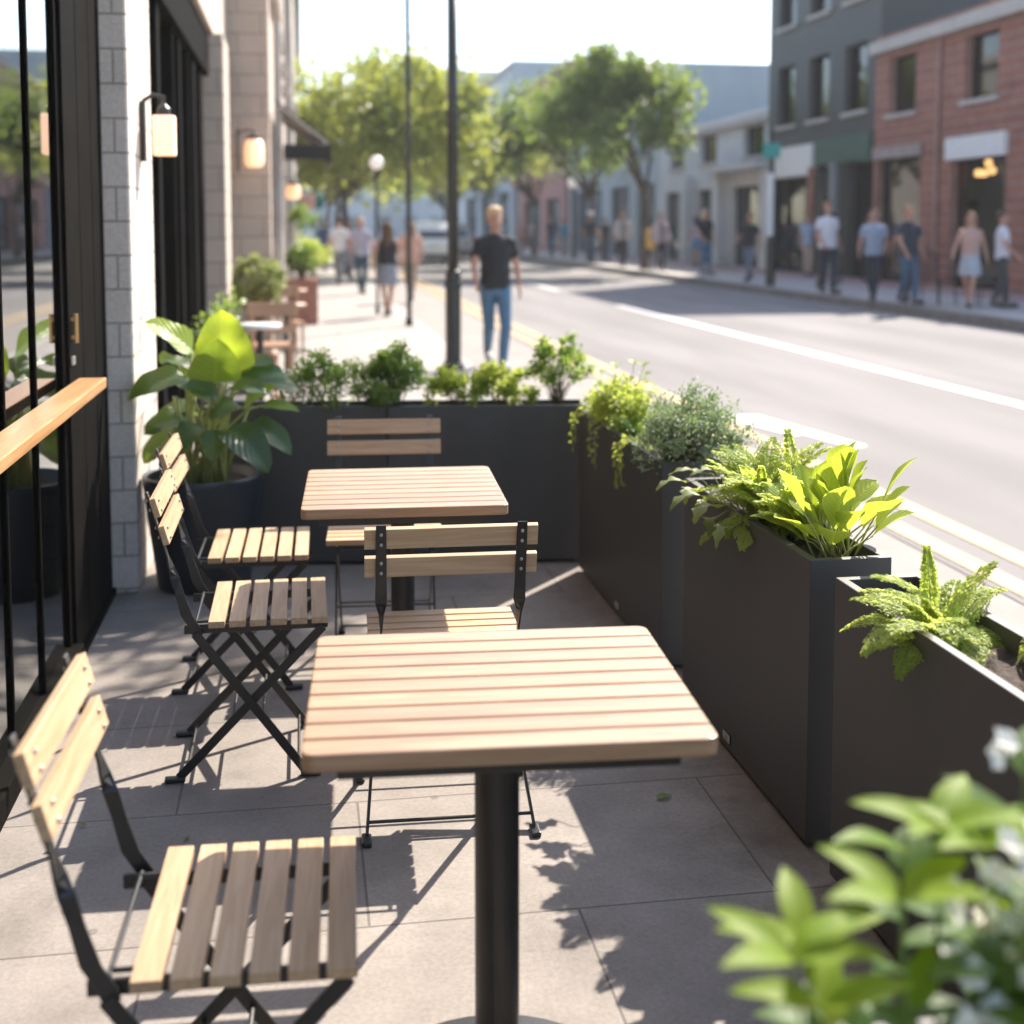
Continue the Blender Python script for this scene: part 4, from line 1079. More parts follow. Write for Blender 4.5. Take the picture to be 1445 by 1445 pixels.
MB().b2(-.24, .24, -.22, .22, -.70, .0).build('planter_shell', M['terracotta'], tp2, bevel=.015)
shrub('leafy_bush', (.22, 23.5, .4), (.22, 23.5, .95), (.35, .3, .4), 2200, .045, .026, M['lf_lime'], seed=53, label='yellow-green bush behind the terracotta planter on the left', cat='shrub')
shrub('hanging_plant', (.02, 27.0, 1.9), (.02, 27.0, 1.62), (.3, .3, .28), 1800, .05, .03, M['lf_green'], seed=54, label='dark hanging plant under the salmon sign at the left', cat='plant', stems=True)
shrub('white_flower_plant', (-.60, 8.6, .25), (-.58, 8.6, .75), (.16, .2, .32), 900, .035, .02, M['lf_green'], seed=55, flowers=30, fl=.022, label='white flowering plant before the dark cafe windows, behind the big potted plant', cat='plant')

# ------------------------------------------------------------------ street lamps and poles
lp = empty('lamp_post', (1.565, 13.3, 0), 0, 'dark lamp post with a thicker fluted base rising behind the back planters', 'lamp post')
MB().lathe([(.12, 0), (.12, .05), (.095, .08), (.083, .12), (.083, .86), (.086, .87)], 14).build('base', M['lamp_post'], lp)
MB().lathe([(.10, .87), (.10, .90), (.085, .92), (.07, .95), (.085, .98), (.075, 1.02), (.062, 1.05)], 20).build('collar', M['lamp_post'], lp, smooth=True)
MB().lathe([(.060, 1.05), (.052, 4.4)], 16).build('shaft', M['lamp_post'], lp, smooth=True)
MB().lathe([(.05, 4.4), (.11, 4.45), (.19, 4.62), (.20, 4.72), (.14, 4.9), (.04, 5.0)], 20).build('lantern', M['globe'], lp, smooth=True)
def pole(x, y, r, h, label, globe=None):
    t = empty('street_pole', (x, y, 0), 0, label, 'pole')
    MB().lathe([(r * 1.7, 0), (r * 1.7, .08), (r * 1.1, .14), (r, h)], 14).build('shaft', M['lamp_post'], t)
    if globe:
        MB().lathe([(r * 1.6, h), (r * 1.6, h + .06)], 14).build('collar', M['lamp_post'], t)
        MB().ell((0, 0, h + globe * .95 + .03), (globe, globe, globe), 20, 12).build('globe', M['globe'], t, smooth=True)
    return t
pole(1.60, 19.3, .036, 5.2, 'thin dark pole at the kerb left of the main lamp post')
pole(1.285, 22.1, .024, 2.45, 'slim pole topped by a pale globe on the left pavement', .12)
pole(11.6, 54, .10, 3.1, 'street lamp with a white globe before the far right trees', .27)
sp2 = empty('sign_pole', (10.75, 28.3, .13), 0, 'street pole with white upper part and a small teal sign on the right pavement', 'sign pole')
MB().lathe([(.11, 0), (.11, 1.0), (.07, 1.05)], 14).build('base', M['lamp_post'], sp2)
MB().lathe([(.06, 1.05), (.06, 3.6)], 14).build('shaft', M['lamp_post'], sp2)
MB().b2(-.15, .02, -.10, -.07, 1.15, 2.6).build('notice_strip', M['white_plastic'], sp2, bevel=.02)
MB().box((-.05, -.09, 3.12), (.42, .03, .34)).build('sign_board', M['teal'], sp2, bevel=.02)

# ------------------------------------------------------------------ right side of the street
b1, P = block('brick_building', 'red brick building with dark doorways at the right edge', 14.6, 24, 17.5, 31.2, 6.3, M['redbrick'], face='x-', openings=((18.4, 20.8), (21.9, 23.9), (24.9, 27.2), (28.65, 31.0)), zo=(.14, 3.35), floors=((4.3, 5.7, ((18.8, 20.2), (22.2, 23.6), (25.3, 26.7), (29, 30.4))),))
P('fascia', MB().b2(14.48, 14.597, 24.8, 27.3, 3.0, 3.5), M['white_fascia'], bevel=.01)
P('fascia', MB().b2(14.50, 14.597, 28.5, 31.1, 3.2, 3.5), M['redbrick'])
P('downpipe', MB().tube([(14.55, 27.75, .14), (14.55, 27.75, 6.2)], .05, 10), M['redbrick'])
for (x, y, z, lb) in ((15.15, 26.98, 2.71, 'lit pendant bulb at the left of the cluster in the right brick doorway'), (15.15, 26.72, 2.70, 'lit pendant bulb in the middle of the cluster in the right brick doorway'), (15.1, 26.3, 2.74, 'lit pendant bulb at the right of the cluster in the right brick doorway'), (15.25, 26.72, 2.93, 'lit pendant bulb highest of the cluster in the right brick doorway')):
    t = empty('pendant_lamp', (x, y, z), 0, lb, 'lamp', 'lit pendant bulbs in the brick doorway')
    MB().ell((0, 0, 0), (.085, .085, .085), 14, 9).build('bulb', M['lamp_glow_far'], t, smooth=True); MB().tube([(0, 0, .08), (0, 0, .85)], .008, 6).build('cord', M['black'], t)
b2_, P = block('dark_shopfront', 'tall building with a dark glazed shopfront and green fascia on the right', 14.75, 24, 31.25, 39.2, 12.0, M['dark_facade'], face='x-', openings=((31.5, 33.0), (33.6, 34.7), (35.3, 38.9)), zo=(.14, 3.2), floors=((4.6, 6.4, ((32, 33.4), (34.5, 35.9), (37, 38.4))), (7.6, 9.4, ((32, 33.4), (34.5, 35.9), (37, 38.4)))), gmat=M['glass_dark'])
P('fascia', MB().b2(14.55, 14.747, 31.4, 35.0, 3.25, 3.95), M['green_fascia'], bevel=.01)
P('fascia', MB().b2(14.55, 14.747, 35.2, 38.6, 3.0, 3.9), M['white_fascia'], bevel=.01)
P('column', MB().lathe([(.16, .13), (.16, 3.25)], 16, (14.45, 33.3, 0)), M['grey_column'])
P('column', MB().lathe([(.12, .13), (.12, 3.2)], 16, (14.5, 35.0, 0)), M['terracotta'])
b3, P = block('pale_building', 'pale grey building with square columns and dark openings on the right', 15.1, 24, 39.3, 53, 5.4, M['pale_wall'], face='x-', openings=((39.9, 43.6), (45.2, 47.6), (49, 52)), zo=(.14, 2.9), floors=((3.9, 4.9, ((40.5, 42.5), (45.4, 47.4), (49.4, 51.4))),))
for y in (39.5, 44.4, 48.3): P('column', MB().b2(14.7, 15.097, y - .35, y + .35, .13, 3.4), M['pale_wall'], bevel=.01)
P('canopy', MB().b2(14.4, 15.097, 39.3, 44.8, 3.41, 3.6), M['pale_wall'], bevel=.01)
block('blue_grey_building', 'hazy blue-grey building behind the right-hand trees', 15.2, 26, 53.2, 72, 8.5, M['blue_grey_wall'], face='x-', openings=((54, 57), (58.5, 62), (64, 70)), zo=(.14, 3.4), floors=((4.6, 6.6, ((55, 57), (60, 62), (65, 67), (69, 71))),))
block('far_brick_building', 'distant building of brick and peach render in the middle of the street view', 15.0, 28, 72.3, 88, 11, M['far_brick'], face='x-', openings=((74, 78), (80, 86)), zo=(.14, 3.2), floors=((5, 7, ((74, 76), (79, 81), (84, 86))),))
tag(MB().b2(14.2, 14.97, 80, 87, 4.2, 7.6).build('bay_window', M['peach_wall'], bevel=.02), 'distant peach projecting bay on the brick building', 'bay')
block('far_grey_building', 'distant pale blue-grey building far along the right side', 14.6, 30, 88.3, 118, 13, M['blue_grey_wall'], face='x-', openings=((90, 95), (98, 104), (107, 114)), zo=(.14, 4), floors=((5.5, 7.5, ((90, 93), (96, 99), (102, 105), (108, 111))), (9, 11, ((90, 93), (96, 99), (102, 105), (108, 111)))))
# end of the street
def tower(x0, x1, y, h, mat, label):
    t = empty('end_building', ((x0 + x1) / 2, y, 0), 0, label, 'building', 'buildings closing the end of the street')
    wdt = (x1 - x0) / 2
    MB().b2(-wdt, wdt, 0, 12, -.2, h).build('wall', mat, t)
    n = int(h // 3.4); m = int((x1 - x0) // 3)
    for k in range(n):
        for j in range(m):
            x = -wdt + (j + .5) * 2 * wdt / m
            MB().b2(x - .8, x + .8, -.03, .05, k * 3.4 + 1.0, k * 3.4 + 2.7).build('window', M['far_glass'], t)
tower(-16, -4, 150, 14, M['plaster'], 'pale building closing the street at the left')
tower(-3.9, 8, 146, 10, M['blue_grey_wall'], 'low blue-grey building closing the street behind the white car')
tower(8.1, 24, 152, 20, M['blue_grey_wall'], 'tall blue-grey building closing the street right of the walker')
# yellow paper box
nb_ = empty('paper_box', (10.95, 39.2, .13), 0, 'yellow box on a post beside the tree trunk on the right pavement', 'box')
MB().b2(-.16, .16, -.16, .16, .68, 1.30).build('box_body', M['yellow_box'], nb_, bevel=.02); MB().b2(-.12, .12, -.165, -.158, 1.0, 1.2).build('box_window', M['far_glass'], nb_)
MB().lathe([(.16, 0), (.16, .03), (.05, .05), (.05, .68)], 14).build('post', M['grey_column'], nb_)
# dark pavement chairs at the right edge
def metal_chair(x, y, rz, label):
    t = empty('metal_chair', (x, y, .13), rz, label, 'chair', 'black metal chairs on the right pavement')
    MB().prism(rrect(-.21, .21, -.21, .21, .05), .43, .455).build('seat', M['black'], t)
    b = MB()
    b.tube([(-.2, .2, .45), (-.2, .25, .9), (0, .27, .98), (.2, .25, .9), (.2, .2, .45)], .013, 8)
    for k in range(5): b.tube([(-.12 + k * .06, .21, .47), (-.12 + k * .06, .255, .93)], .008, 6)
    b.build('backrest', M['black'], t)
    for a in (-.18, .18):
        for c in (-.18, .18): MB().tube([(a, c, .43), (a * 1.15, c * 1.15, 0)], .013, 8).build('leg', M['black'], t)
    for a in (-1, 1): MB().tube([(a * .21, .2, .66), (a * .23, -.16, .66), (a * .21, -.18, .44)], .012, 8).build('armrest', M['black'], t)
metal_chair(11.75, 20.4, R(160), 'black metal chair beside the person cut by the right edge')
metal_chair(11.05, 20.9, R(20), 'black metal chair behind the woman in the pale skirt')

# ------------------------------------------------------------------ vehicles
def car(x, y, rz, label, paint):
    t = empty('parked_car', (x, y, -.02), rz, label, 'car', 'cars on the street')
    # stations from rear (y=-2.2) to front (y=2.2); rear faces -y
    def ring(y, hw, z0, z1, r):
        return [(px, y, pz) for px, pz in rrect(-hw, hw, z0, z1, r, 4)]
    lower = [ring(-2.2, .78, .42, .92, .10), ring(-2.14, .88, .34, 1.02, .14), ring(-1.6, .92, .28, 1.07, .14), ring(0, .93, .26, 1.06, .14), ring(1.0, .92, .27, 1.04, .14), ring(1.8, .89, .30, .96, .16), ring(2.12, .82, .36, .84, .16), ring(2.2, .70, .42, .76, .12)]
    MB().rings(lower).build('body', paint, t, smooth=True)
    cab = [ring(-2.08, .70, .95, 1.06, .04), ring(-1.80, .72, .95, 1.52, .16), ring(-1.45, .74, .95, 1.68, .20), ring(-.3, .75, .95, 1.72, .20), ring(.35, .73, .95, 1.62, .20), ring(1.1, .70, .95, 1.06, .04)]
    MB().rings(cab).build('cabin', paint, t, smooth=True)
    m = MB(); m.add([(-.60, -2.085, 1.06), (.60, -2.085, 1.06), (.54, -1.835, 1.46), (-.54, -1.835, 1.46), (-.60, -2.03, 1.06), (.60, -2.03, 1.06), (.54, -1.78, 1.46), (-.54, -1.78, 1.46)], [(0, 1, 2, 3), (7, 6, 5, 4), (0, 4, 5, 1), (2, 6, 7, 3), (1, 5, 6, 2), (0, 3, 7, 4)])
    m.build('rear_window', M['car_glass'], t)
    m = MB(); m.add([(-.58, 1.05, 1.09), (.58, 1.05, 1.09), (.52, .50, 1.55), (-.52, .50, 1.55), (-.58, .95, 1.09), (.58, .95, 1.09), (.52, .42, 1.55), (-.52, .42, 1.55)], [(0, 1, 2, 3), (7, 6, 5, 4), (0, 4, 5, 1), (2, 6, 7, 3), (1, 5, 6, 2), (0, 3, 7, 4)])
    m.build('windscreen', M['car_glass'], t)
    for s in (-1, 1):
        MB().prism([(0, 0)], 0, 0) if False else None
        q = MB(); pts = [(-1.75, 1.09), (.75, 1.09), (.2, 1.52), (-1.4, 1.56)]
        q.rings([[(s * .735, a, b) for a, b in pts], [(s * .757, a, b) for a, b in pts]])
        q.build('side_window', M['car_glass'], t)
        MB().box((s * .80, -2.13, .90), (.16, .10, .26)).build('tail_light', M['tail_red'], t, bevel=.03)
        MB().box((s * .70, 2.13, .72), (.26, .08, .12)).build('headlight', M['white_plastic'], t, bevel=.03)
        MB().box((s * 1.0, .78, 1.10), (.16, .08, .12)).build('mirror', paint, t, bevel=.03)
        for yy in (-1.38, 1.38):
            w_ = MB(); w_.rings([[(s * xx, yy + rr_ * math.cos(k * PI / 12), .33 + rr_ * math.sin(k * PI / 12)) for k in range(24)] for xx, rr_ in ((.70, .30), (.72, .34), (.90, .34), (.935, .30))])
            tw = w_.build('wheel', M['tyre'], t)
            w_ = MB(); w_.rings([[(s * xx, yy + rr_ * math.cos(k * PI / 12), .33 + rr_ * math.sin(k * PI / 12)) for k in range(24)] for xx, rr_ in ((.93, .22), (.945, .20))]); w_.build('rim', M['rim'], tw)
    MB().b2(-.86, .86, -2.27, -2.10, .30, .46).build('bumper', M['bumper'], t, bevel=.05)
    MB().box((0, -2.225, .74), (.50, .02, .12)).build('number_plate', M['plate'], t)
    MB().b2(-.84, .84, 2.08, 2.26, .34, .56).build('bumper', M['bumper'], t, bevel=.05)
    return t
car(5.15, 52.5, 0, 'white car driving away on the street left of the main lamp post', M['car_white'])
car(6.9, 60.0, 0, 'silver car ahead of the white one, beside the main lamp post', M['car_silver'])

# ------------------------------------------------------------------ trees
def tree(x, y, z0, trunk_h, trunk_r, c, rad, n, L, mat, seed, label, group=None, clumps=60, lean=(0, 0)):
    r = random.Random(seed)
    t = empty('street_tree', (x, y, z0), 0, label, 'tree', group)
    top = Vector((lean[0], lean[1], trunk_h))
    tm = MB(); pts = []; rads = []
    for k in range(7):
        s = k / 6
        pts.append(Vector((top.x * s + r.uniform(-1, 1) * trunk_r * .3, top.y * s + r.uniform(-1, 1) * trunk_r * .3, trunk_h * s))); rads.append(trunk_r * (1.25 if k == 0 else 1 - .4 * s))
    tm.tube(pts, rads, 10)
    c = Vector(c)
    cl = []
    for k in range(clumps):
        d = rv(r)
        if d.z < -.45: d.z *= -.6
        q = (.5 + .5 * r.random() ** .6) * (1 + .16 * r.uniform(-1, 1))
        cl.append((c + Vector((d.x * rad[0] * q, d.y * rad[1] * q, d.z * rad[2] * q)), r.uniform(.6, 1.2), r.random()))
    lim = MB()
    for k in range(9):
        e = cl[k * (clumps // 9)][0]; m1 = top.lerp(e, .5) + Vector((0, 0, .1 * (e - top).length)) + rv(r) * .15
        tm.tube([top - Vector((0, 0, trunk_h * .12 * r.random())), top.lerp(m1, .5) + rv(r) * .05, m1, e], [trunk_r * .55, trunk_r * .42, trunk_r * .28, trunk_r * .1], 7)
        for j in range(3):
            e2 = cl[r.randrange(clumps)][0]
            if (e2 - e).length < rad[0] * 1.1: tm.tube([m1, m1.lerp(e2, .5) + rv(r) * .1, e2], [trunk_r * .2, trunk_r * .14, trunk_r * .05], 5)
    tm.build('trunk', M['bark'], t, smooth=True)
    mb = MB(); P = []; D = []; U = []; LL = []; WW = []; RR = []
    mr = sum(rad) / 3
    for k in range(n):
        q, s, tone = cl[r.randrange(clumps)]
        p = q + rv(r) * (.36 * mr * s * r.random() ** .55)
        out = (p - c).normalized()
        d = (out * .4 + rv(r) + Vector((0, 0, -.2))).normalized()
        k_ = r.uniform(.6, 1.3)
        P.append(p); D.append(d); U.append(rv(r) * .6 + Vector((0, 0, 1))); LL.append(L * k_); WW.append(L * .55 * k_); RR.append(min(1, max(0, tone * .65 + r.random() * .4)))
    diamonds(mb, P, D, U, LL, WW, RR)
    mb.build('crown', mat, t, leaf=True, fix=False)
    return t
GT = 'trees lining the street'
tree(1.35, 40, 0, 2.6, .14, (.9, 0, 4.3), (3.3, 3.0, 2.6), 9000, .26, M['lf_tree_y'], 61, 'yellow-green street tree over the left pavement, the nearest on that side', GT)
tree(1.5, 54, 0, 2.8, .15, (1.6, 0, 4.7), (4.4, 3.4, 2.9), 8000, .32, M['lf_tree_y'], 62, 'yellow-green street tree over the left kerb, second in its row', GT)
tree(1.5, 72, 0, 2.8, .16, (2.6, 0, 5.0), (5.2, 4.0, 3.2), 7000, .4, M['lf_tree'], 63, 'hazy green tree farthest along the left kerb', GT)
tree(10.9, 39.9, .13, 2.6, .13, (-.9, 0, 4.7), (2.5, 2.4, 2.3), 9000, .22, M['lf_tree'], 64, 'dark green street tree on the right pavement beside the yellow box', GT)
tree(11.0, 48, .13, 2.6, .12, (-1.4, 0, 4.5), (2.8, 2.5, 2.1), 7000, .25, M['lf_tree'], 65, 'green tree just behind the darker one on the right pavement', GT)
tree(11.0, 60, .13, 2.6, .13, (-2.0, 0, 4.5), (2.9, 2.6, 2.3), 6500, .3, M['lf_tree_y'], 66, 'yellow-green tree at the left of the right-hand trees', GT)
tree(11.2, 100, .13, 3, .18, (0, 0, 5.5), (4, 4, 3.2), 5000, .45, M['lf_tree'], 67, 'distant hazy tree at the end of the right pavement', GT)
# tree outside the frame whose limb dapples the patio floor
tree(3.05, 2.6, -.03, 3.6, .10, (1.3, -1.0, 5.2), (1.7, 1.7, 1.3), 6000, .085, M['lf_tree'], 68, 'street tree at the kerb beside the patio', GT)
dt = empty('tree_branch', (3.05, 2.6, 3.5), 0, 'leafy tree limb reaching over the kerb above the patio', 'branch')
lm = MB(); lm.tube([(0, 0, 0), (1.5, 1.0, .7), (2.7, 2.6, 1.0), (2.5, 4.6, 1.3), (1.2, 5.9, 1.5), (-.1, 6.6, 1.6)], [.06, .05, .042, .034, .026, .012], 8)
lf = MB(); r9 = random.Random(77)
for k in range(20):
    e = Vector((r9.uniform(-.7, .65), r9.uniform(5.6, 7.0), r9.uniform(1.1, 1.9))); b = Vector((1.2, 5.9, 1.5)).lerp(Vector((-.1, 6.6, 1.6)), r9.random())
    lm.tube([b, b.lerp(e, .5) + rv(r9) * .06, e], [.008, .006, .003], 5)
    P_ = []; D_ = []; U_ = []; L_ = []; W_ = []; R_ = []
    for j in range(46):
        P_.append(b.lerp(e, .35 + .7 * r9.random()) + rv(r9) * .16 * r9.random()); D_.append((rv(r9) + Vector((0, 0, -.3))).normalized()); U_.append(rv(r9) * .6 + Vector((0, 0, 1)))
        q = r9.uniform(.06, .11); L_.append(q); W_.append(q * .6); R_.append(r9.random())
    diamonds(lf, P_, D_, U_, L_, W_, R_)
lm.build('limb', M['bark'], dt, smooth=True); lf.build('foliage', M['lf_tree'], dt, leaf=True, fix=False)

# ------------------------------------------------------------------ people
def remeshed(mb, voxel, smooth_it, name):
    me = mb.mesh('tmp'); o = bpy.data.objects.new('tmp', me); col.objects.link(o)
    bm = bmesh.new(); bm.from_mesh(me); bmesh.ops.recalc_face_normals(bm, faces=bm.faces); bm.to_mesh(me); bm.free()
    m = o.modifiers.new('r', 'REMESH'); m.mode = 'VOXEL'; m.voxel_size = voxel
    if smooth_it:
        s = o.modifiers.new('s', 'SMOOTH'); s.factor = .5; s.iterations = smooth_it
    dg = bpy.context.evaluated_depsgraph_get()
    ev = o.evaluated_get(dg)
    out = bpy.data.meshes.new_from_object(ev); out.name = name
    bpy.data.objects.remove(o); bpy.data.meshes.remove(me)
    out.polygons.foreach_set('use_smooth', [True] * len(out.polygons))
    return out
def pobj(name, me, mat, par):
    me.materials.clear(); me.materials.append(mat)
    o = bpy.data.objects.new(name, me); col.objects.link(o); o.parent = par
    return o
_cm = {}
def cloth(c, rough=.85):
    k = tuple(c)
    if k not in _cm: _cm[k] = noisy('cloth_%d' % len(_cm), tuple(x * .85 for x in c), tuple(min(1, x * 1.12) for x in c), 14, rough, .3, bscale=160)
    return _cm[k]
HAIR = {'blond': (.62, .45, .27), 'grey': (.35, .33, .31), 'brown': (.10, .055, .03), 'dark': (.025, .018, .014), 'lightbrown': (.26, .15, .075)}

def person(x, y, z, H, face, label, top, bottom, btype='trousers', hair='brown', hlen='short', phase=.7, sleeve=.62, vox=.011, shoe=(.03, .03, .03), skin='skin', group='people walking on the pavements', fat=1.0, arm=1.0, extra=None, jacket=None):
    t = empty('person', (x, y, z), R(face), label, 'person', group)
    k = H / 1.75
    t.scale = (k, k, k)
    V = lambda *a: Vector(a)
    s = phase; pr_ = random.Random(label)
    # legs: left (+x) forward by s
    legs = []
    for sg in (1, -1):
        f = s * sg
        hip = V(sg * .088, 0, .91)
        if f >= 0:
            knee = V(sg * .072, -.04 - .17 * f, .49); ank = V(sg * .016, -.02 - .27 * f, .085); toe = ank + V(sg * .02, -.17, -.045 + .03 * f); 
        else:
            knee = V(sg * .068, -.02 - .03 * f, .485); ank = V(sg * .012, .03 - .34 * f, .10 - .10 * f); toe = ank + V(sg * .015, -.15, -.065 + .05 * f)
        legs.append((hip, knee, ank, toe))
    arms = []
    for sg in (1, -1):
        f = -s * sg * arm
        sh = V(sg * .165 * fat ** .5, .0, 1.405); el = V(sg * (.245 + .03 * (fat - 1)), .02 - .10 * f, 1.14); wr = V(sg * .275, -.05 - .17 * f, .905)
        if arm < 0 and sg > 0: el = V(.225, -.02, 1.14); wr = V(.10, -.22, 1.18)
        v_ = pr_.uniform(0, .15); el = el + V(sg * pr_.uniform(-.01, .03), pr_.uniform(-.03, .02), 0)
        if arm > 0: wr = wr + V(sg * pr_.uniform(-.05, .03), -v_, v_ * .45)
        arms.append((sg, sh, el, wr))
    b = MB()
    b.ell((0, .0, .95), (.155 * fat, .112, .12)); b.ell((0, 0, 1.10), (.135 * fat, .10 * fat, .16)); b.ell((0, .005, 1.28), (.158, .108, .19))
    b.cap_((-.13, .005, 1.40), .05, (.13, .005, 1.40), .05); b.cap_((0, .012, 1.42), .058, (0, -.002, 1.56), .05)
    b.ell((0, .012, 1.655), (.073, .092, .097), 16, 12); b.ell((0, -.024, 1.598), (.056, .066, .068), 14, 10); b.ell((0, -.045, 1.565), (.034, .034, .03))
    b.cap_((0, -.078, 1.655), .009, (0, -.098, 1.618), .014, 8)
    for sg in (-1, 1): b.ell((sg * .074, .015, 1.638), (.012, .022, .032)); b.ell((sg * .03, -.062, 1.60), (.022, .02, .022))
    for hip, knee, ank, toe in legs:
        b.cap_(hip, .078, knee, .050); calf = knee.lerp(ank, .3) + V(0, .012, 0); b.cap_(knee, .047, calf, .050); b.cap_(calf, .049, ank, .034); b.cap_(ank, .035, toe, .03)
    for sg, sh, el, wr in arms:
        b.cap_(sh, .05, el, .037); fa = el.lerp(wr, .3); b.cap_(el, .036, fa, .037); b.cap_(fa, .036, wr, .024)
        d = (wr - el).normalized(); pc = wr + d * .05
        b.ell(pc, (.018, .038, .048), 10, 8)
        for q in range(4):
            f0 = wr + d * .085 + V(0, -.027 + q * .018, 0); l1 = (.036, .042, .040, .030)[q]
            f1 = f0 + (d * .9 + V(-sg * .15, -.1, 0)).normalized() * l1; f2 = f1 + (d * .75 + V(-sg * .55, -.1, 0)).normalized() * l1 * .8
            b.cap_(f0, .0085, f1, .008, 7); b.cap_(f1, .008, f2, .0068, 7)
        t0 = wr + d * .025 + V(0, -.028, 0); t1 = t0 + (d * .6 + V(-sg * .2, -.8, 0)).normalized() * .035; t2 = t1 + (d + V(-sg * .15, -.25, 0)).normalized() * .028
        b.cap_(t0, .011, t1, .0095, 7); b.cap_(t1, .0095, t2, .0075, 7)
    pobj('body', remeshed(b, min(vox, .0085), 2, 'body'), M[skin], t)
    for sg in (-1, 1):
        MB().ell((sg * .028, -.070, 1.655), (.012, .008, .007), 10, 6).build('eye', M['eye'], t, smooth=True)
        MB().ell((sg * .029, -.074, 1.678), (.018, .006, .004), 10, 6).build('eyebrow', cloth(HAIR[hair]), t, smooth=True)
    MB().ell((0, -.088, 1.585), (.022, .006, .006), 10, 6).build('mouth', M['mouth'], t, smooth=True)
    # hair
    h = MB(); h.ell((0, .046, 1.690), (.084, .084, .090), 16, 12); h.ell((0, -.020, 1.748), (.060, .048, .022), 12, 8)
    for sg in (-1, 1): h.ell((sg * .066, .024, 1.685), (.018, .038, .045))
    if hlen == 'fluffy':
        h.ell((0, .035, 1.735), (.092, .092, .062), 14, 10)
        for q in range(16):
            an = q * PI / 8; h.ell((.066 * math.cos(an), .035 + .068 * math.sin(an), 1.742 + .012 * math.sin(q * 2.3)), (.030, .030, .030), 8, 6)
    if hlen in ('long', 'mid'):
        zl = 1.36 if hlen == 'long' else 1.48
        h.cap_((0, .06, 1.66), .085, (0, .075, zl), .07)
        for sg in (-1, 1): h.cap_((sg * .07, .02, 1.66), .035, (sg * .085, .03, zl - .02), .032)
    pobj('hair', remeshed(h, .013, 2, 'hair'), cloth(HAIR[hair], .6), t)
    if top is not None:
        m = MB()
        def er(zz, rx, ry, yo=0, n=20): return [(rx * math.cos(2 * PI * q / n), yo + ry * math.sin(2 * PI * q / n), zz) for q in range(n)]
        hem = .88 if btype != 'skirt' else .98
        m.rings([er(hem, .178 * fat, .128 * fat), er(1.02, .168 * fat, .122 * fat), er(1.15, .165 * fat, .12 * fat), er(1.28, .180 * fat ** .5, .126), er(1.37, .182, .118, .004), er(1.425, .150, .094, .006), er(1.465, .105, .076, .008), er(1.492, .072, .064, .008)])
        if sleeve > 0:
            for sg, sh, el, wr in arms:
                full = sh.lerp(el, sleeve) if sleeve <= 1 else el.lerp(wr, sleeve - 1)
                a0 = sh + V(-sg * .05, 0, .01)
                if sleeve <= 1: m.tube([a0, sh, full], [.066, .068, .064], 14)
                else: m.tube([a0, sh, el, full], [.066, .068, .055, .042], 14)
        pobj('shirt', remeshed(m, .012, 3, 'shirt'), cloth(top), t)
    if jacket is not None:
        m = MB()
        def er(zz, rx, ry, yo=0, n=20): return [(rx * math.cos(2 * PI * q / n), yo + ry * math.sin(2 * PI * q / n), zz) for q in range(n)]
        for sg in (-1, 1):
            m.rings([[(px * .55 + sg * .10, py + .03, pz) for px, py, pz in er(zz, rx, ry)] for zz, rx, ry in ((.84, .19, .14), (1.1, .185, .135), (1.35, .19, .13), (1.45, .14, .10))])
        for sg, sh, el, wr in arms: m.tube([sh + V(-sg * .05, 0, .01), sh, el, el.lerp(wr, .85)], [.078, .08, .07, .06], 14)
        pobj('jacket', remeshed(m, .014, 3, 'jacket'), cloth(jacket), t)
    m = MB()
    def er2(zz, rx, ry, n=20): return [(rx * math.cos(2 * PI * q / n), ry * math.sin(2 * PI * q / n), zz) for q in range(n)]
    if btype == 'skirt':
        m.rings([er2(.60, .205, .175), er2(.72, .20, .165), er2(.88, .175, .138), er2(1.0, .155, .12), er2(1.05, .148, .115)])
        pobj('skirt', remeshed(m, .013, 2, 'skirt'), cloth(bottom), t)
    else:
        m.rings([er2(.82, .165 * fat, .118), er2(.90, .172 * fat, .126), er2(.98, .163 * fat, .12), er2(1.04, .150 * fat, .112)])
        for hip, knee, ank, toe in legs:
            if btype == 'shorts': m.tube([hip + V(0, 0, .03), hip, hip.lerp(knee, .75)], [.088, .092, .086], 14)
            else:
                m.ell(knee, (.062, .062, .062)); calf = knee.lerp(ank, .3) + V(0, .012, 0)
                m.tube([hip + V(0, 0, .03), hip, hip.lerp(knee, .5), knee, calf, ank + V(0, 0, .0)], [.088, .094, .078, .062, .061, .048], 14)
        pobj('shorts' if btype == 'shorts' else 'trousers', remeshed(m, .012, 2, 'trousers'), cloth(bottom), t)
    for hip, knee, ank, toe in legs:
        q = MB(); q.cap_(ank + V(0, .03, -.035), .042, toe + V(0, -.02, 0), .042); q.ell(ank.lerp(toe, .6) + V(0, 0, .005), (.046, .11, .04))
        pobj('shoe', remeshed(q, .012, 1, 'shoe'), cloth(shoe, .5), t)
    if extra: extra(t)
    return t
NAVY = (.022, .032, .05); BLACK = (.016, .018, .022); JEAN = (.075, .16, .26); DKJEAN = (.035, .065, .11)
person(2.02, 13.35, -.02, 1.70, 4, 'blond person in black t-shirt and blue jeans walking beside the dark lamp post', BLACK, JEAN, hair='blond', hlen='fluffy', phase=.95, vox=.008, shoe=(.5, .5, .5))
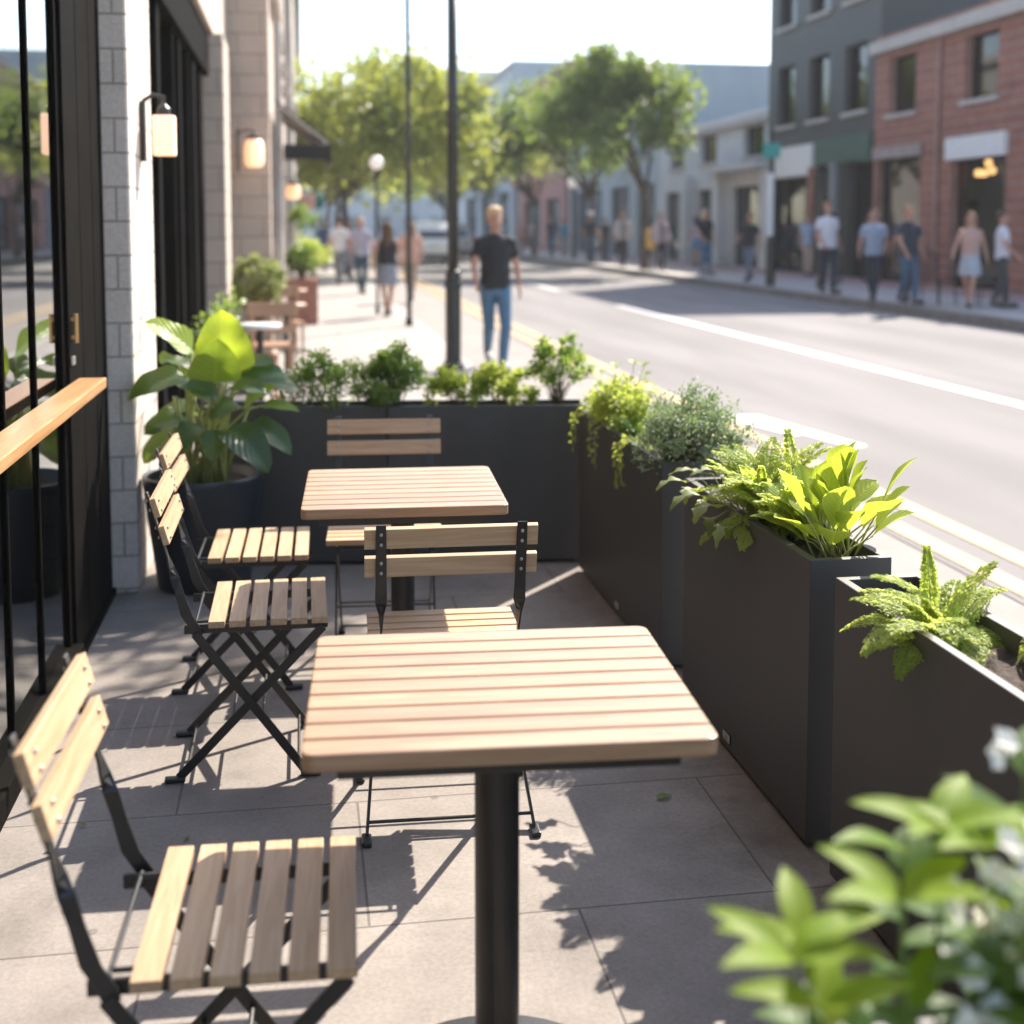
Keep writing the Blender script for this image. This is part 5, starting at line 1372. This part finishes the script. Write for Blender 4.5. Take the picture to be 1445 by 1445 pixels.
# left pavement
person(.75, 42, 0, 1.70, 175, 'person in a blue shirt far down the left pavement beside the fronts', (.10, .16, .34), (.05, .06, .08), hair='grey', phase=.8, sleeve=.9)
person(1.31, 28.6, 0, 1.69, 3, 'fair-haired person in a grey-lilac t-shirt and dark teal trousers on the left pavement', (.36, .34, .40), (.03, .07, .10), hair='blond', phase=.6)
person(1.41, 21.3, 0, 1.56, 178, 'woman in a black sleeveless top and short grey skirt seen from behind', BLACK, (.24, .26, .30), 'skirt', 'brown', 'long', phase=.6, sleeve=0)
person(2.15, 25.5, 0, 1.60, 176, 'person in a peach top with a dark bag, right of the grey-skirted woman', (.62, .36, .26), (.38, .28, .2), hair='lightbrown', hlen='mid', phase=.4, extra=lambda t: MB().prism(rrect(-.12, .12, -.06, .06, .03), .74, 1.0).build('handbag', cloth((.05, .035, .03)), t))
person(1.35, 36.5, 0, 1.66, 5, 'person in a pale pink top farther along the left pavement', (.6, .42, .40), (.3, .3, .34), hair='brown', phase=.5)
# right pavement
person(10.55, 24.6, .13, 1.86, 12, 'man in a white polo shirt and navy trousers on the right pavement', (.70, .69, .71), NAVY, hair='lightbrown', phase=.55, fat=1.12)
person(10.40, 22.15, .13, 1.68, -26, 'person in a grey-blue t-shirt and navy trousers, middle of the three on the right', (.27, .33, .44), NAVY, hair='brown', phase=.4, fat=1.06)
person(10.52, 21.0, .13, 1.72, 14, 'person in a navy t-shirt and blue jeans, rightmost of the three on the right', NAVY, (.05, .11, .19), hair='lightbrown', phase=.5, fat=1.1)
person(11.10, 19.95, .13, 1.60, -34, 'long-haired woman in a patterned sleeveless top and pale grey skirt', (.46, .30, .26), (.38, .41, .47), 'skirt', 'lightbrown', 'long', phase=.55, sleeve=0)
person(11.62, 19.85, .13, 1.62, 70, 'person in a white top cut off by the right edge of the view', (.66, .67, .72), (.05, .05, .06), hair='brown', phase=.3)
person(11.35, 35.0, .13, 1.85, 22, 'blond person in black t-shirt and jeans by the pale columns on the right', BLACK, (.06, .15, .25), hair='blond', hlen='mid', phase=.4)
person(10.95, 30.3, .13, 1.70, -40, 'person in a black t-shirt and grey trousers left of the sign pole', BLACK, (.14, .17, .23), hair='lightbrown', phase=.6)
person(11.0, 38.4, .13, 1.78, 6, 'person in a loose pink-grey jacket right of the yellow box', (.3, .22, .22), (.03, .03, .035), hair='brown', phase=.4, jacket=(.55, .45, .46))
person(10.8, 42.4, .13, 1.88, -6, 'person in a loose whitish jacket and black trousers left of the tree trunk', (.25, .25, .27), (.02, .02, .025), hair='brown', phase=.4, jacket=(.60, .52, .52))
person(10.65, 46.7, .13, 1.88, 5, 'person in navy clothes with a white sun hat near the far kerb', NAVY, (.05, .10, .17), hair='brown', phase=.5, extra=lambda t: MB().lathe([(.16, 1.70), (.15, 1.715), (.10, 1.73), (.095, 1.79), (.06, 1.82)], 20).build('hat', M['white_plastic'], t, smooth=True))
person(11.3, 57.5, .13, 1.80, -5, 'person in a navy top and jeans before the far blue-grey openings', (.05, .06, .10), (.06, .14, .23), hair='lightbrown', phase=.5)
person(12.3, 59.5, .13, 1.74, 5, 'person in a sky-blue top among the far walkers', (.12, .33, .50), (.3, .36, .42), hair='brown', phase=.4)
person(11.0, 64, .13, 1.7, 5, 'far walker in a pink top at the left end of the right pavement group', (.55, .30, .28), (.3, .2, .2), hair='dark', phase=.4)
person(12.0, 66, .13, 1.7, 175, 'far walker in a pale top next to the one in pink', (.5, .45, .45), (.2, .16, .18), hair='dark', phase=.4)
person(13.3, 42, .13, 1.72, 175, 'person in a lilac-grey top with a blue skirt before the pale building', (.42, .36, .45), (.12, .24, .38), 'skirt', 'dark', 'mid', phase=.3)
person(14.0, 34.0, .13, 1.7, 10, 'person in a light blue top standing deep before the dark shopfront', (.4, .5, .62), (.5, .4, .32), hair='brown', phase=.2)

person(11.9, 49.5, .13, 1.72, 20, 'far walker in dark clothes with a pale bag left of the white sun hat', (.07, .07, .09), (.10, .11, .14), hair='dark', phase=.5)
person(12.6, 52.5, .13, 1.70, 178, 'far walker in an orange-tan top between the trees on the right pavement', (.50, .26, .14), (.07, .08, .11), hair='dark', phase=.5)
person(10.9, 70, .13, 1.75, 4, 'far walker in a white top at the far end of the right kerb', (.62, .6, .6), (.06, .08, .12), hair='brown', phase=.6)
person(.95, 33, 0, 1.72, 178, 'person in white with grey trousers behind the grey-lilac t-shirt on the left pavement', (.6, .58, .56), (.16, .17, .19), hair='dark', phase=.6)
person(13.6, 29.2, .13, 1.74, 80, 'person in a dark grey shirt at the dark window beside the brick pier', (.07, .075, .085), (.03, .035, .045), hair='dark', phase=.3)
person(10.95, 21.9, .13, 1.70, 150, 'person in a slate shirt half hidden behind the one in the navy t-shirt', (.10, .12, .16), (.05, .06, .08), hair='dark', phase=.6)
person(11.9, 27.5, .13, 1.66, 205, 'person in dark clothes with a tan shoulder bag walking away by the sign pole', (.05, .05, .06), (.06, .07, .1), hair='dark', hlen='mid', phase=.7, extra=lambda t: MB().prism(rrect(.17, .25, -.16, .12, .03), .72, .98).build('handbag', cloth((.45, .28, .15)), t))
# ------------------------------------------------------------------ haze
hz = MB().b2(-90, 90, -20, 175, -1.3, 24).build('haze', bpy.data.materials.new('haze_air'))
hm = hz.data.materials[0]; hm.use_nodes = True; nt = hm.node_tree
nt.nodes.remove(nt.nodes['Principled BSDF'])
pv = N(nt, 'ShaderNodeVolumePrincipled'); pv.inputs['Color'].default_value = (.93, .95, 1, 1); pv.inputs['Density'].default_value = .00065; pv.inputs['Anisotropy'].default_value = .2
nt.links.new(pv.outputs[0], nt.nodes['Material Output'].inputs['Volume'])
tag(hz, kind='stuff')
